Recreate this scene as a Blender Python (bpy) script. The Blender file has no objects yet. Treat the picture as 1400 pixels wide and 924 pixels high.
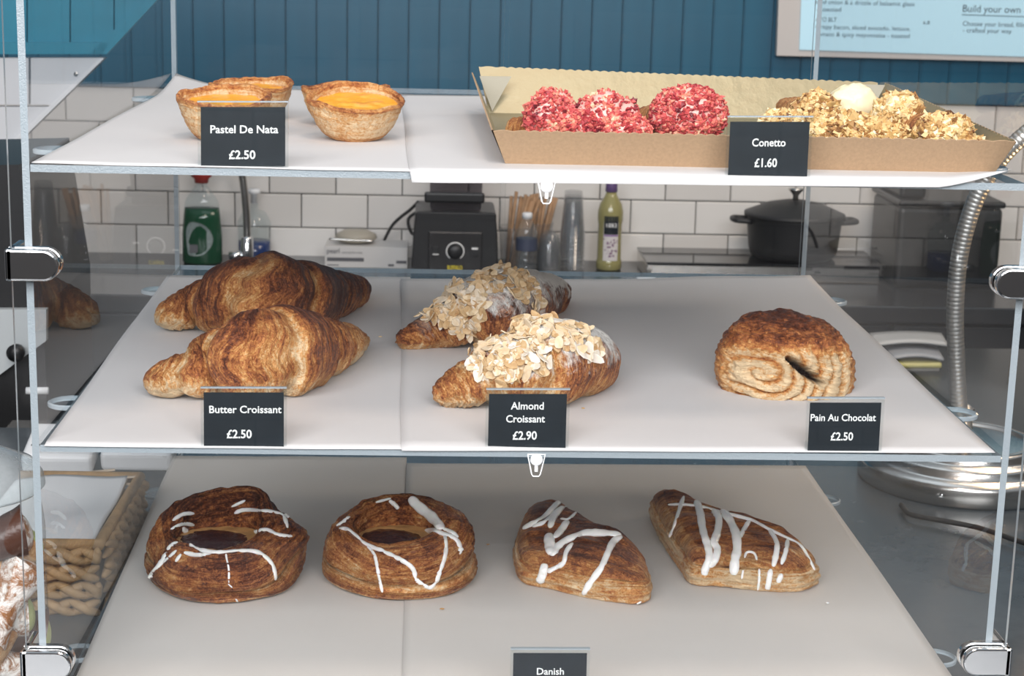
import bpy, bmesh, math, random
import numpy as np
from mathutils import Vector, Matrix, noise
from mathutils.bvhtree import BVHTree

# ---------------------------------------------------------------- camera
F_PX, YAW, PITCH, ROLL = 2399.0, 0.0507, 0.2200, 0.0257
CAM = Vector((-0.0709, -1.1531, 0.5349))
W, D, Z1, Z2 = 0.66, 0.6791, 0.3878, 0.1981      # case width, depth, top and middle shelf
H = W / 2
SC = bpy.context.scene
fwd = Vector((math.sin(YAW) * math.cos(PITCH), math.cos(YAW) * math.cos(PITCH), -math.sin(PITCH)))
r0 = Vector((math.cos(YAW), -math.sin(YAW), 0)); u0 = r0.cross(fwd)
RT = r0 * math.cos(ROLL) + u0 * math.sin(ROLL)
UP = -r0 * math.sin(ROLL) + u0 * math.cos(ROLL)
cd = bpy.data.cameras.new('camera'); cam = bpy.data.objects.new('camera', cd)
SC.collection.objects.link(cam); SC.camera = cam
m = Matrix((RT, UP, -fwd)).transposed().to_4x4(); m.translation = CAM; cam.matrix_world = m
cd.sensor_width = 36; cd.lens = F_PX / 1400 * 36; cd.clip_start = 0.02
cd.dof.use_dof = True; cd.dof.focus_distance = 1.32; cd.dof.aperture_fstop = 24
# ---------------------------------------------------------------- light
wd = bpy.data.worlds.new('world'); SC.world = wd; wd.use_nodes = True
wn = wd.node_tree; wb = wn.nodes['Background']
wb.inputs[0].default_value = (0.80, 0.90, 1.0, 1); wb.inputs[1].default_value = 0.42
def lamp(name, kind, loc, aim, energy, color, size=1, size_y=None, parent=None):
    l = bpy.data.lights.new(name, kind); l.energy = energy; l.color = color
    if kind == 'AREA':
        l.size = size
        if size_y: l.shape = 'RECTANGLE'; l.size_y = size_y
    else: l.shadow_soft_size = size
    o = bpy.data.objects.new(name, l); SC.collection.objects.link(o)
    o.location = loc; o.rotation_euler = (Vector(aim) - Vector(loc)).to_track_quat('-Z', 'Y').to_euler()
    return o
lamp('window_light', 'AREA', (0.15, -1.02, 2.35), (0.0, 0.10, 0.15), 15, (1.0, 0.79, 0.65), 0.36)
lamp('kitchen_light', 'AREA', (1.3, 1.6, 1.9), (0.9, 2.85, 0.1), 22, (1.0, 0.80, 0.62), 0.8)
lamp('ceiling_light', 'AREA', (0.0, 1.0, 2.6), (0, 0.5, 0), 8, (0.85, 0.93, 1.0), 1.6)
lamp('front_fill', 'AREA', (-0.3, -2.12, 1.35), (-0.3, 0.3, 1.0), 168, (0.99, 0.985, 1.0), 3.0, 1.6)  # unseen soft fill added behind the camera to brighten the shelves
SC.view_settings.view_transform = 'Standard'; SC.view_settings.look = 'None'
SC.view_settings.exposure = 0.0; SC.view_settings.gamma = 1
SC.cycles.transparent_max_bounces = 32; SC.cycles.max_bounces = 8

# ---------------------------------------------------------------- helpers
rnd = random.Random(7)
def ray(px, py): return fwd + RT * ((px - 700) / F_PX) - UP * ((py - 462) / F_PX)
def atz(px, py, z): d = ray(px, py); return CAM + d * ((z - CAM.z) / d.z)
def aty(px, py, y): d = ray(px, py); return CAM + d * ((y - CAM.y) / d.y)
def mpp(p): return (Vector(p) - CAM).dot(fwd) / F_PX          # metres per pixel at a point

def link(o, parent=None):
    SC.collection.objects.link(o)
    if parent: o.parent = parent
    return o
def wloc(o):
    v = Vector((0, 0, 0))
    while o: v += o.location; o = o.parent
    return v
def thing(name, label, cat, loc, group=None, kind=None):
    o = bpy.data.objects.new(name, None); link(o); o.location = loc; o.empty_display_size = .02
    tag(o, label, cat, group, kind); return o
def tag(o, label=None, cat=None, group=None, kind=None):
    for k, v in (('label', label), ('category', cat), ('group', group), ('kind', kind)):
        if v: o[k] = v
    return o
def mesh(name, V, Fc, mats, parent=None, smooth=False, mi=None, attrs=None, label=None):
    """V in world space; the parent chain is unrotated empties or origin meshes"""
    off = wloc(parent)
    me = bpy.data.meshes.new(name)
    me.from_pydata([tuple(Vector(v) - off) for v in V], [], [tuple(f) for f in Fc])
    for mt in (mats if isinstance(mats, (list, tuple)) else [mats]): me.materials.append(mt)
    if mi is not None: me.polygons.foreach_set('material_index', mi)
    if smooth: me.polygons.foreach_set('use_smooth', [True] * len(me.polygons))
    for k, a in (attrs or {}).items():
        at = me.attributes.new(k, 'FLOAT', 'POINT'); at.data.foreach_set('value', np.asarray(a, dtype=np.float32))
    me.update()
    o = bpy.data.objects.new(name, me); link(o, parent)
    if label: o['label'] = label
    return o
class G:
    """geometry collector"""
    def __init__(s): s.V = []; s.F = []; s.mi = []; s.cur = 0
    def add(s, V, Fc):
        n = len(s.V); s.V += [Vector(v) for v in V]; s.F += [tuple(i + n for i in f) for f in Fc]; s.mi += [s.cur] * len(Fc); return s
    def box(s, a, b, M=None):
        V = [Vector((x, y, z)) for x in (a[0], b[0]) for y in (a[1], b[1]) for z in (a[2], b[2])]
        if M: V = [M @ v for v in V]
        return s.add(V, [(0,1,3,2),(4,6,7,5),(0,4,5,1),(2,3,7,6),(0,2,6,4),(1,5,7,3)])
    def lathe(s, prof, c=(0,0,0), n=32, M=None, capb=True, capt=True):
        V = []; c = Vector(c)
        for r, z in prof:
            for i in range(n):
                a = 2 * math.pi * i / n; v = Vector((r * math.cos(a), r * math.sin(a), z))
                V.append((M @ v if M else v) + c)
        Fc = []
        for k in range(len(prof) - 1):
            for i in range(n):
                j = (i + 1) % n; Fc.append((k*n+i, k*n+j, (k+1)*n+j, (k+1)*n+i))
        if capb: Fc.append(tuple(range(n))[::-1])
        if capt: Fc.append(tuple((len(prof)-1)*n + i for i in range(n)))
        return s.add(V, Fc)
    def tube(s, P, R, n=8, flat=1.0, up=None, cap=True):
        P = [Vector(p) for p in P]; R = [R] * len(P) if isinstance(R, (int, float)) else R
        V = []; N = None
        for k, p in enumerate(P):
            t = (P[min(k+1, len(P)-1)] - P[max(k-1, 0)]); t = t.normalized() if t.length > 1e-9 else Vector((0,0,1))
            if up is not None: u = up[k] if isinstance(up, list) else Vector(up)
            else: u = N if N is not None else (Vector((0,0,1)) if abs(t.z) < .9 else Vector((1,0,0)))
            x = t.cross(u); x = x.normalized() if x.length > 1e-6 else t.orthogonal().normalized()
            y = x.cross(t).normalized(); N = y
            for i in range(n):
                a = 2 * math.pi * i / n; V.append(p + x * (R[k] * math.cos(a)) + y * (R[k] * flat * math.sin(a)))
        Fc = [(k*n+i, k*n+(i+1)%n, (k+1)*n+(i+1)%n, (k+1)*n+i) for k in range(len(P)-1) for i in range(n)]
        if cap: Fc += [tuple(range(n))[::-1], tuple((len(P)-1)*n+i for i in range(n))]
        return s.add(V, Fc)
    def obj(s, name, mats, parent=None, smooth=False, bev=0, seg=2, label=None, kind=None, attrs=None):
        o = mesh(name, s.V, s.F, mats, parent, smooth, s.mi if isinstance(mats, (list, tuple)) else None, attrs, label)
        if bev:
            b = o.modifiers.new('b', 'BEVEL'); b.width = bev; b.segments = seg; b.limit_method = 'ANGLE'; b.angle_limit = .6
        if kind: o['kind'] = kind
        return o
def crom(P, n):
    """catmull-rom through tuples"""
    P = [np.array(p, float) for p in P]; Q = [2*P[0]-P[1]] + P + [2*P[-1]-P[-2]]; out = []
    for k in range(1, len(Q) - 2):
        for i in range(n):
            t = i / n; a, b, c, d = Q[k-1:k+3]
            out.append(.5*(2*b + (c-a)*t + (2*a-5*b+4*c-d)*t*t + (3*b-a-3*c+d)*t**3))
    out.append(P[-1]); return out
def ns(x, y, z, s=1, seed=0): return noise.noise(Vector((x*s+seed*7.3, y*s+seed*3.1, z*s-seed*5.7)))

# ---------------------------------------------------------------- materials
class N:
    def __init__(s, name):
        s.m = bpy.data.materials.new(name); s.m.use_nodes = True; s.t = s.m.node_tree
        s.b = s.t.nodes['Principled BSDF']; s.out = s.t.nodes['Material Output']
    def n(s, typ, **kw):
        x = s.t.nodes.new(typ)
        for k, v in kw.items():
            if k[0] == 'i': 
                key = k[1:]; x.inputs[int(key) if key.isdigit() else key].default_value = v
            else: setattr(x, k, v)
        return x
    def l(s, a, b): s.t.links.new(a, b)
    def co(s, scale=(1,1,1), kind='Object', rot=(0,0,0)):
        c = s.n('ShaderNodeTexCoord'); mp = s.n('ShaderNodeMapping'); s.l(c.outputs[kind], mp.inputs[0])
        mp.inputs['Scale'].default_value = scale; mp.inputs['Rotation'].default_value = rot; return mp.outputs[0]
    def noise(s, vec, scale, detail=4, rough=.6, dist=0):
        x = s.n('ShaderNodeTexNoise'); s.l(vec, x.inputs['Vector'])
        for k, v in (('Scale', scale), ('Detail', detail), ('Roughness', rough), ('Distortion', dist)): x.inputs[k].default_value = v
        return x.outputs[0]
    def attr(s, name):
        x = s.n('ShaderNodeAttribute'); x.attribute_name = name; return x.outputs['Fac']
    def math(s, op, a, b=None, clamp=False):
        x = s.n('ShaderNodeMath'); x.operation = op; x.use_clamp = clamp
        for i, v in enumerate((a, b)):
            if v is None: continue
            if isinstance(v, (int, float)): x.inputs[i].default_value = v
            else: s.l(v, x.inputs[i])
        return x.outputs[0]
    def ramp(s, fac, stops):
        x = s.n('ShaderNodeValToRGB'); s.l(fac, x.inputs[0]); e = x.color_ramp.elements
        while len(e) < len(stops): e.new(.5)
        for k, (p, c) in enumerate(stops): e[k].position = p; e[k].color = (*c, 1)
        return x.outputs[0]
    def mix(s, fac, a, b):
        x = s.n('ShaderNodeMix'); x.data_type = 'RGBA'
        for i, v in ((0, fac), (6, a), (7, b)):
            if isinstance(v, (int, float)): x.inputs[i].default_value = v
            elif isinstance(v, tuple): x.inputs[i].default_value = (*v, 1)
            else: s.l(v, x.inputs[i])
        return x.outputs[2]
    def bump(s, h, dist, st=1.0, prev=None):
        x = s.n('ShaderNodeBump'); s.l(h, x.inputs['Height']); x.inputs['Distance'].default_value = dist; x.inputs['Strength'].default_value = st
        if prev: s.l(prev, x.inputs['Normal'])
        return x.outputs[0]
def pm(name, col, rough=.5, metal=0, spec=.5, var=0, vs=30, bump=0, bs=200, coat=0, emis=0, sss=0):
    a = N(name); b = a.b
    b.inputs['Base Color'].default_value = (*col, 1); b.inputs['Roughness'].default_value = rough
    b.inputs['Metallic'].default_value = metal; b.inputs['Specular IOR Level'].default_value = spec
    if coat: b.inputs['Coat Weight'].default_value = coat; b.inputs['Coat Roughness'].default_value = .1
    if var:
        f = a.noise(a.co(), vs); c2 = tuple(min(1, c * (1 + var)) for c in col); c1 = tuple(c * (1 - var) for c in col)
        a.l(a.ramp(f, [(.3, c1), (.7, c2)]), b.inputs['Base Color'])
    if bump: a.l(a.bump(a.noise(a.co(), bs, 3), bump), b.inputs['Normal'])
    if emis: b.inputs['Emission Color'].default_value = (*col, 1); b.inputs['Emission Strength'].default_value = emis
    if sss: b.inputs['Subsurface Weight'].default_value = sss; b.inputs['Subsurface Radius'].default_value = (.004, .002, .001)
    return a.m
def glassy(name, tint=(1,1,1), ior=1.55, haze=0, hcol=(.8,.85,.9), rough=0.0):
    """clear sheet: transparent + fresnel reflection on the entry face, a little dust haze"""
    a = N(name); t = a.n('ShaderNodeBsdfTransparent'); t.inputs[0].default_value = (*tint, 1)
    g = a.n('ShaderNodeBsdfGlossy'); g.inputs['Roughness'].default_value = rough
    f = a.n('ShaderNodeFresnel'); f.inputs[0].default_value = ior
    ge = a.n('ShaderNodeNewGeometry'); k = a.math('SUBTRACT', 1.0, ge.outputs['Backfacing'])
    fac = a.math('MULTIPLY', f.outputs[0], k)
    x = a.n('ShaderNodeMixShader'); a.l(fac, x.inputs[0]); a.l(t.outputs[0], x.inputs[1]); a.l(g.outputs[0], x.inputs[2])
    if haze:
        d = a.n('ShaderNodeBsdfDiffuse'); d.inputs[0].default_value = (*hcol, 1)
        nz = a.noise(a.co(), 9, 6, .7); hz = a.math('MULTIPLY', a.math('MULTIPLY', nz, haze * 2), k)
        y = a.n('ShaderNodeMixShader'); a.l(hz, y.inputs[0]); a.l(x.outputs[0], y.inputs[1]); a.l(d.outputs[0], y.inputs[2]); x = y
    a.l(x.outputs[0], a.out.inputs[0]); return a.m
def wallpaint(name, c1, c2, rough, scale=(1,1,1), ns_=8, bump=0):
    a = N(name); f = a.noise(a.co(scale), ns_, 5); a.l(a.ramp(f, [(.3, c1), (.7, c2)]), a.b.inputs['Base Color'])
    a.b.inputs['Roughness'].default_value = rough
    if bump: a.l(a.bump(f, bump), a.b.inputs['Normal'])
    return a.m

BR = [(.0, (.085,.022,.010)), (.20, (.22,.060,.022)), (.44, (.50,.170,.050)), (.68, (.74,.36,.115)), (1, (.93,.69,.42))]
def pastry(name, lam_rot=0, sugar=0, shift=0, gloss=.38, lam=1.0):
    """flaky baked dough. attributes: su/sv surface coords, bake 0 pale..1 dark, gap dark hollows and shade painted into grooves"""
    a = N(name); su, sv = a.attr('su'), a.attr('sv'); bake = a.attr('bake')
    cv = a.n('ShaderNodeCombineXYZ'); a.l(a.math('MULTIPLY', su, 1), cv.inputs[0]); a.l(a.math('MULTIPLY', sv, .12), cv.inputs[1])
    lines = a.noise(cv.outputs[0], 520, 4, .75, 1.6)
    lines2 = a.noise(cv.outputs[0], 120, 3, .6, 1.8)
    o = a.co(); blo = a.noise(o, 42, 5, .62, .5); blis = a.noise(o, 330, 4, .7, 1.2)
    v = a.n('ShaderNodeTexVoronoi'); a.l(o, v.inputs['Vector']); v.inputs['Scale'].default_value = 260
    # tone: 1 = pale
    t = a.math('SUBTRACT', 1.02 + shift, bake)
    t = a.math('ADD', t, a.math('MULTIPLY', a.math('SUBTRACT', lines, .5), 1.15 * lam))
    t = a.math('ADD', t, a.math('MULTIPLY', a.math('SUBTRACT', lines2, .5), 1.1 * lam))
    t = a.math('ADD', t, a.math('MULTIPLY', a.math('SUBTRACT', blo, .5), .9))
    t = a.math('ADD', t, a.math('MULTIPLY', a.math('SUBTRACT', blis, .5), 1.3), )
    col = a.ramp(t, BR)
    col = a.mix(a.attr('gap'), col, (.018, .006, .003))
    h = a.math('ADD', a.math('MULTIPLY', lines, 1.2 * lam), a.math('ADD', a.math('MULTIPLY', blis, .6), a.math('MULTIPLY', v.outputs[0], .25)))
    nb = a.bump(h, .0030, 1.0)
    rough = gloss
    if sugar:
        ge = a.n('ShaderNodeNewGeometry'); sp = a.n('ShaderNodeSeparateXYZ'); a.l(ge.outputs['Normal'], sp.inputs[0])
        sn = a.noise(o, 55, 7, .75, .6)
        k = a.math('ADD', a.math('MULTIPLY', sp.outputs[2], .38), a.math('ADD', sn, sugar))
        k = a.math('ADD', k, a.math('MULTIPLY', a.math('SUBTRACT', lines, .5), .35))
        k = a.math('MULTIPLY', a.math('SUBTRACT', k, .80), 5.0, True)
        k = a.math('MULTIPLY', k, a.attr('sug'))
        col = a.mix(k, col, (.90, .87, .82)); a.l(a.math('ADD', a.math('MULTIPLY', k, .5), gloss, True), a.b.inputs['Roughness'])
    else: a.b.inputs['Roughness'].default_value = gloss
    a.l(col, a.b.inputs['Base Color']); a.l(nb, a.b.inputs['Normal'])
    a.b.inputs['Specular IOR Level'].default_value = .45
    return a.m
M = {}
M['butter'] = pastry('butter_croissant_crust', gloss=.42, shift=.02)
M['almondc'] = pastry('almond_croissant_crust', sugar=.26, shift=-.05, gloss=.45)
M['pain'] = pastry('pain_crust', shift=-.02, gloss=.33, lam=.8)
M['danish'] = pastry('danish_crust', shift=.0, gloss=.22, lam=.85)
M['turnover'] = pastry('turnover_crust', shift=-.02, gloss=.36, lam=.9)
M['nata'] = pastry('nata_crust', shift=.20, gloss=.5, lam=.35)
M['cone'] = pastry('cone_crust', shift=.1, gloss=.5, lam=.6)
M['acry'] = glassy('clear_acrylic', (.992,.997,1.0), 1.42, .003)
M['acry_front'] = glassy('clear_acrylic_front', (.985,.99,.993), 1.50, .0025)
M['acry_small'] = glassy('clear_plastic_small', (.97,.98,.98), 1.5, .006, (.95,.95,.95))
e = N('acrylic_cut_edge'); e.b.inputs['Base Color'].default_value = (.36,.41,.44,1); e.b.inputs['Roughness'].default_value = .3
e.b.inputs['Transmission Weight'].default_value = .12; e.l(e.bump(e.noise(e.co(), 900, 2), .0004), e.b.inputs['Normal']); M['edge'] = e.m; M['acry_back'] = glassy('clear_acrylic_back', (.99,.995,.998), 1.22, .002); M['acry_side'] = glassy('clear_acrylic_side', (.992,.997,1.0), 1.23, .003)
e = N('acrylic_bright_edge'); e.b.inputs['Base Color'].default_value = (.50,.57,.61,1); e.b.inputs['Roughness'].default_value = .2
e.b.inputs['Transmission Weight'].default_value = .25; M['edgeb'] = e.m
def paper_mat(name, col):
    a = N(name); f = a.noise(a.co((1, 1, 1)), 6, 6, .65); g = a.noise(a.co((1, .25, 1)), 700, 3)
    a.l(a.ramp(f, [(.3, tuple(c*.955 for c in col)), (.7, col)]), a.b.inputs['Base Color'])
    a.b.inputs['Roughness'].default_value = .62; a.b.inputs['Specular IOR Level'].default_value = .3
    n1 = a.bump(f, .0018, .5); a.l(a.bump(g, .00012, .6, n1), a.b.inputs['Normal'])
    t = a.n('ShaderNodeBsdfTranslucent'); t.inputs[0].default_value = (*col, 1)
    x = a.n('ShaderNodeMixShader'); x.inputs[0].default_value = .22; a.l(a.b.outputs[0], x.inputs[1]); a.l(t.outputs[0], x.inputs[2])
    a.l(x.outputs[0], a.out.inputs[0]); return a.m
M['paper'] = paper_mat('baking_paper', (.83,.81,.80)); M['paper2'] = paper_mat('baking_paper_beige', (.80,.765,.72))
M['white'] = pm('white_plastic', (.78,.79,.80), .4); M['card'] = pm('black_card', (.007,.012,.017), .5, spec=.25, var=.2, vs=60)
M['ink'] = pm('white_lettering', (.88,.87,.85), .6); M['darkink'] = pm('dark_lettering', (.10,.10,.11), .6)
M['chrome'] = pm('chrome', (.82,.82,.82), .12, 1); M['steel'] = pm('brushed_steel', (.62,.60,.57), .24, 1, bump=.0001, bs=400)
M['black'] = pm('black_plastic', (.006,.006,.007), .4, bump=.0002, bs=600); M['iron'] = pm('cast_iron', (.012,.012,.013), .5, bump=.0003, bs=900)
M['rubber'] = pm('black_rubber', (.012,.012,.012), .6)
M['icing'] = pm('white_icing', (.90,.89,.86), .28, bump=.0004, bs=250, coat=.3, sss=.15)
M['jam'] = pm('dark_berry_jam', (.035,.006,.008), .22, coat=.15, bump=.004, bs=130)
M['custard_dull'] = pm('baked_custard', (.50,.27,.10), .4, var=.25, vs=80, bump=.0008, bs=120)
def alm(name, st):
    a = N(name); oi = a.n('ShaderNodeObjectInfo'); nz = a.noise(a.co((1,1,1)), 260, 4)
    t = a.math('ADD', a.math('MULTIPLY', oi.outputs['Random'], .7), a.math('MULTIPLY', a.math('SUBTRACT', nz, .35), .8), True)
    a.l(a.ramp(t, st), a.b.inputs['Base Color']); a.b.inputs['Roughness'].default_value = .5; return a.m
M['almond'] = alm('almond_slices', [(0, (.38,.19,.07)), (.3, (.60,.39,.19)), (.7, (.76,.58,.36)), (1, (.84,.74,.58))])
M['almondp'] = alm('sugared_almond_slices', [(0, (.62,.44,.26)), (.4, (.76,.62,.44)), (1, (.86,.82,.76))])
M['kraft'] = pm('brown_cardboard', (.38,.25,.145), .75, var=.10, vs=500, bump=.0002, bs=900)
e = N('gold_foil_card'); e.b.inputs['Metallic'].default_value = .35; e.b.inputs['Roughness'].default_value = .42
e.b.inputs['Base Color'].default_value = (.34,.285,.17,1); e.l(e.bump(e.noise(e.co(), 60, 4), .0008), e.b.inputs['Normal']); M['gold'] = e.m
M['cream'] = pm('pastry_cream', (.86,.76,.50), .35, bump=.0012, bs=90, sss=.2); M['pinkcream'] = pm('pink_glaze', (.80,.42,.36), .35, bump=.0012, bs=120)
def crumb_mat(name, stops):
    a = N(name); a.l(a.ramp(a.attr('shade'), stops), a.b.inputs['Base Color']); a.b.inputs['Roughness'].default_value = .5
    a.b.inputs['Subsurface Weight'].default_value = .08; a.b.inputs['Subsurface Radius'].default_value = (.003,.0015,.001)
    a.l(a.bump(a.noise(a.co(), 700, 3), .0004), a.b.inputs['Normal']); return a.m
M['pinkcr'] = crumb_mat('pink_crumbs', [(0, (.13,.010,.018)), (.28, (.40,.035,.045)), (.6, (.64,.11,.10)), (.86, (.78,.27,.18)), (1, (.85,.58,.38))])
M['nutcr'] = crumb_mat('nut_crumbs', [(0, (.12,.045,.015)), (.22, (.34,.16,.05)), (.45, (.64,.40,.15)), (.8, (.82,.62,.32)), (1, (.90,.79,.55))])

# ================================================================ the room
YW = 2.85; ZK = aty(700, 354, YW).z; ZC = -.036; ZF = -1.0
wall = G().box((-2.6, YW + .012, ZF), (3.2, YW + .12, 2.2)).obj('wall_back', pm('grout', (.035,.035,.038), .8)); wall['kind'] = 'structure'
G().box((-4, -4, ZF - .05), (4, YW + .12, ZF)).obj('floor', wallpaint('dark_floor', (.03,.032,.035), (.05,.05,.052), .5))['kind'] = 'structure'
a1, a2, a3 = aty(412, 265, YW), aty(952, 273, YW), aty(412, 311, YW)
TP = (a2.x - a1.x) / 6; TR = a1.z - a3.z
e = N('glazed_white_tile'); oi = e.n('ShaderNodeObjectInfo')
e.l(e.ramp(oi.outputs['Random'], [(0, (.66,.63,.595)), (1, (.76,.735,.70))]), e.b.inputs['Base Color'])
e.b.inputs['Roughness'].default_value = .16; e.l(e.bump(e.noise(e.co(), 14, 3), .002, .5), e.b.inputs['Normal']); tile_m = e.m
tb = bmesh.new(); bmesh.ops.create_cube(tb, size=1, matrix=Matrix.Diagonal((TP - .0026, .014, TR - .0026, 1)))
bmesh.ops.bevel(tb, geom=[x for x in tb.edges if all(v.co.y < 0 for v in x.verts)], offset=.0022, segments=2, affect='EDGES')
tm = bpy.data.meshes.new('tile'); tb.to_mesh(tm); tm.materials.append(tile_m)
for p in tm.polygons: p.use_smooth = False
ztop = aty(700, 119, YW).z
zt = a1.z
rows = [k for k in range(-3, 5) if zt + k * TR <= ztop + .02]
for k in range(-3, 4):
    zc = a1.z + (k + .5) * TR - TR
    if zc + TR / 2 > ztop + TR * .6: continue
    offx = a1.x if k % 2 == 0 else aty(459, 330, YW).x
    for i in range(-7, 15):
        o = bpy.data.objects.new('tile', tm); link(o, wall); o.location = (offx + (i + .5) * TP, YW + .005, zc)
ztile = max(o.location.z for o in wall.children) + TR / 2
# blue tongue and groove
e = N('teal_blue_paint'); f = e.noise(e.co((1, 1, .15)), 14, 4)
e.l(e.ramp(f, [(.3, (.000,.078,.145)), (.7, (.001,.100,.180))]), e.b.inputs['Base Color']); e.b.inputs['Roughness'].default_value = .38
blue = e.m
PW = 41.5 * mpp(aty(700, 60, YW))
bm_ = bmesh.new(); bmesh.ops.create_cube(bm_, size=1, matrix=Matrix.Diagonal((PW - .0016, .018, .9, 1)))
bmesh.ops.bevel(bm_, geom=[x for x in bm_.edges if all(v.co.y < 0 for v in x.verts)], offset=.003, segments=2, affect='EDGES')
pl = bpy.data.meshes.new('plank'); bm_.to_mesh(pl); pl.materials.append(blue)
x0 = aty(433, 60, YW).x
for i in range(-19, 26):
    o = bpy.data.objects.new('plank', pl); link(o, wall); o.location = (x0 + (i + .5) * PW, YW - .004, ztile + .452)

# sloping stair side at upper left, in front of the wall
YS = 1.75
st = thing('stair_side', 'white trimmed blue boarded stair side sloping down at the upper left', 'stair', aty(60, 80, YS))
bright = pm('lit_teal_paint', (.004,.20,.30), .4, var=.12, vs=12)  # blue boarding again, its stronger lighting put into the colour
edgeline = [(215, 0), (140, 76), (40, 178), (0, 215), (-60, 272)]
def slab(pts, y, th, mat_, name, parent, **kw):
    P = [aty(a, b, y) for a, b in pts]; n = len(P); g = G()
    g.add(P + [p + Vector((0, th, 0)) for p in P], [tuple(range(n)), tuple(range(2*n-1, n-1, -1))] + [(i, (i+1) % n, n+(i+1) % n, n+i)[::-1] for i in range(n)])
    return g.obj(name, mat_, parent, **kw)
bx = [-60, 37, 96, 156, 222]
for i in range(4):
    xa, xb = bx[i] + 1, bx[i+1] - 1
    ye = lambda x: min(76, 76 - (x - 140) * 1.013) if x > 140 else 72
    pts = [(xa, -60), (xb, -60), (xb, max(-59, ye(xb))), (xa, ye(xa))]
    if xa < 140 < xb: pts = [(xa, -60), (xb, -60), (xb, ye(xb)), (140, 72), (xa, 72)]
    slab(pts, YS, .018, bright, 'plank', st)
slab([(-60, 58), (150, 58), (140, 74), (-60, 74)], YS - .012, .012, bright, 'rail', st)
slab([(215, -18), (232, -18), (146, 74), (122, 74)], YS - .012, .012, bright, 'rail', st)
wp = pm('white_painted_board', (.60,.61,.63), .5)
slab([(-60, 79), (39, 79), (39, 143), (-60, 143)], YS, .02, wp, 'panel', st)
slab([(42, 79), (141, 79), (76, 143), (42, 143)], YS, .02, wp, 'panel', st)
slab([(-60, 146), (73, 146), (-60, 262)], YS, .02, wp, 'panel', st)
slab([(134, 82), (143, 79), (-60, 279), (-60, 264)], YS - .012, .03, pm('white_trim_board', (.70,.71,.73), .5), 'trim_board', st)
c = aty(104, 101, YS - .002); G().lathe([(.0035, 0), (.0035, .002), (.001, .003)], c, 12, Matrix.Rotation(math.pi/2, 3, 'X')).obj('screw', M['steel'], st)

# menu board, upper right
YB = YW - .05
mb = thing('menu_board', 'pale blue menu board with grey border on blue boarding at upper right', 'menu board', aty(1062, 76, YB))
slab([(1062, 76), (1066, -40), (1480, -40), (1480, 86.5)], YB, .02, pm('board_border', (.56,.53,.51), .6), 'frame', mb)
slab([(1093, 68), (1097, -40), (1480, -40), (1480, 80)], YB - .003, .002, pm('board_print_glow', (.46,.70,.82), .5, emis=.22), 'menu_sheet', mb)  # faint glow added so the printed sheet looks lighter
fonts = {}
def text_mesh(name, s, p, right, up, height, mat_, parent, bold=0.0, align='LEFT', width=None, extr=.0003, cap=True):
    cu = bpy.data.curves.new('t', 'FONT'); cu.body = s; cu.size = 1; cu.offset = bold; cu.resolution_u = 3
    to = bpy.data.objects.new('t', cu); SC.collection.objects.link(to)
    me = to.to_mesh(); V = np.array([v.co[:] for v in me.vertices]); Fc = [tuple(q.vertices) for q in me.polygons]; to.to_mesh_clear()
    bpy.data.objects.remove(to); bpy.data.curves.remove(cu)
    right = Vector(right).normalized(); up = Vector(up).normalized(); nn = right.cross(up)
    s0 = height / .73; w = V[:, 0].max() - V[:, 0].min(); xm = V[:, 0].min(); sx = s0 if width is None else width / w
    dx = 0 if align == 'LEFT' else -(w / 2)
    P = [p + right * ((v[0] - xm + dx) * sx) + up * (v[1] * s0) + nn * extr for v in V]
    return mesh(name, P, Fc, mat_, parent)
grey = pm('menu_print_grey', (.09,.11,.13), .6)
def menu_line(s, x, y, w, h):
    p = aty(x, y, YB - .0035); text_mesh('lettering', s, p, (1, 0, 0), (0, 0, 1), h * mpp(p), grey, mb, width=w * mpp(p), extr=.0006)
menu_line('sred onion & a drizzle of balsamic glaze', 1115, 5, 137, 6); menu_line('- toasted', 1116, 15, 34, 6)
menu_line('AVO BLT', 1115, 29, 29, 6); menu_line('6.8', 1262, 33, 9, 5)
menu_line('Crispy bacon, sliced avocado, lettuce,', 1115, 39, 131, 6); menu_line('tomato & spicy mayonnaise - toasted', 1115, 49, 130, 6)
menu_line('Build your own', 1316, 16, 80, 10); menu_line('Choose your bread, filling', 1316, 35, 92, 6.5); menu_line('- crafted your way', 1316, 44, 68, 6.5)
slab([(1315, 19.5), (1440, 23.5), (1440, 24.3), (1315, 20.3)], YB - .0045, .001, grey, 'rule', mb)

# kitchen worktop and cabinets
XL, XR = -2.6, 3.2; YF = 2.36
wt = G().box((XL, YF, ZK - .035), (XR, YW, ZK)).obj('worktop', wallpaint('black_worktop', (.020,.022,.025), (.030,.032,.036), .22), bev=.003)
tag(wt, 'long black kitchen worktop running along the white tiled wall', 'worktop')
cab = thing('base_cabinet', 'dark base cabinets under the black kitchen worktop', 'cabinet', (0, YF + .3, ZF))
cm = pm('dark_cabinet', (.022,.024,.027), .35, var=.2)
G().box((XL, YF + .04, ZF), (XR, YW - .02, ZK - .036)).obj('carcass', cm, cab)
for i in range(8):
    G().box((XL + i*.7 + .004, YF + .02, ZF + .1), (XL + (i+1)*.7 - .004, YF + .04, ZK - .045)).obj('door', cm, cab, bev=.002)

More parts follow.
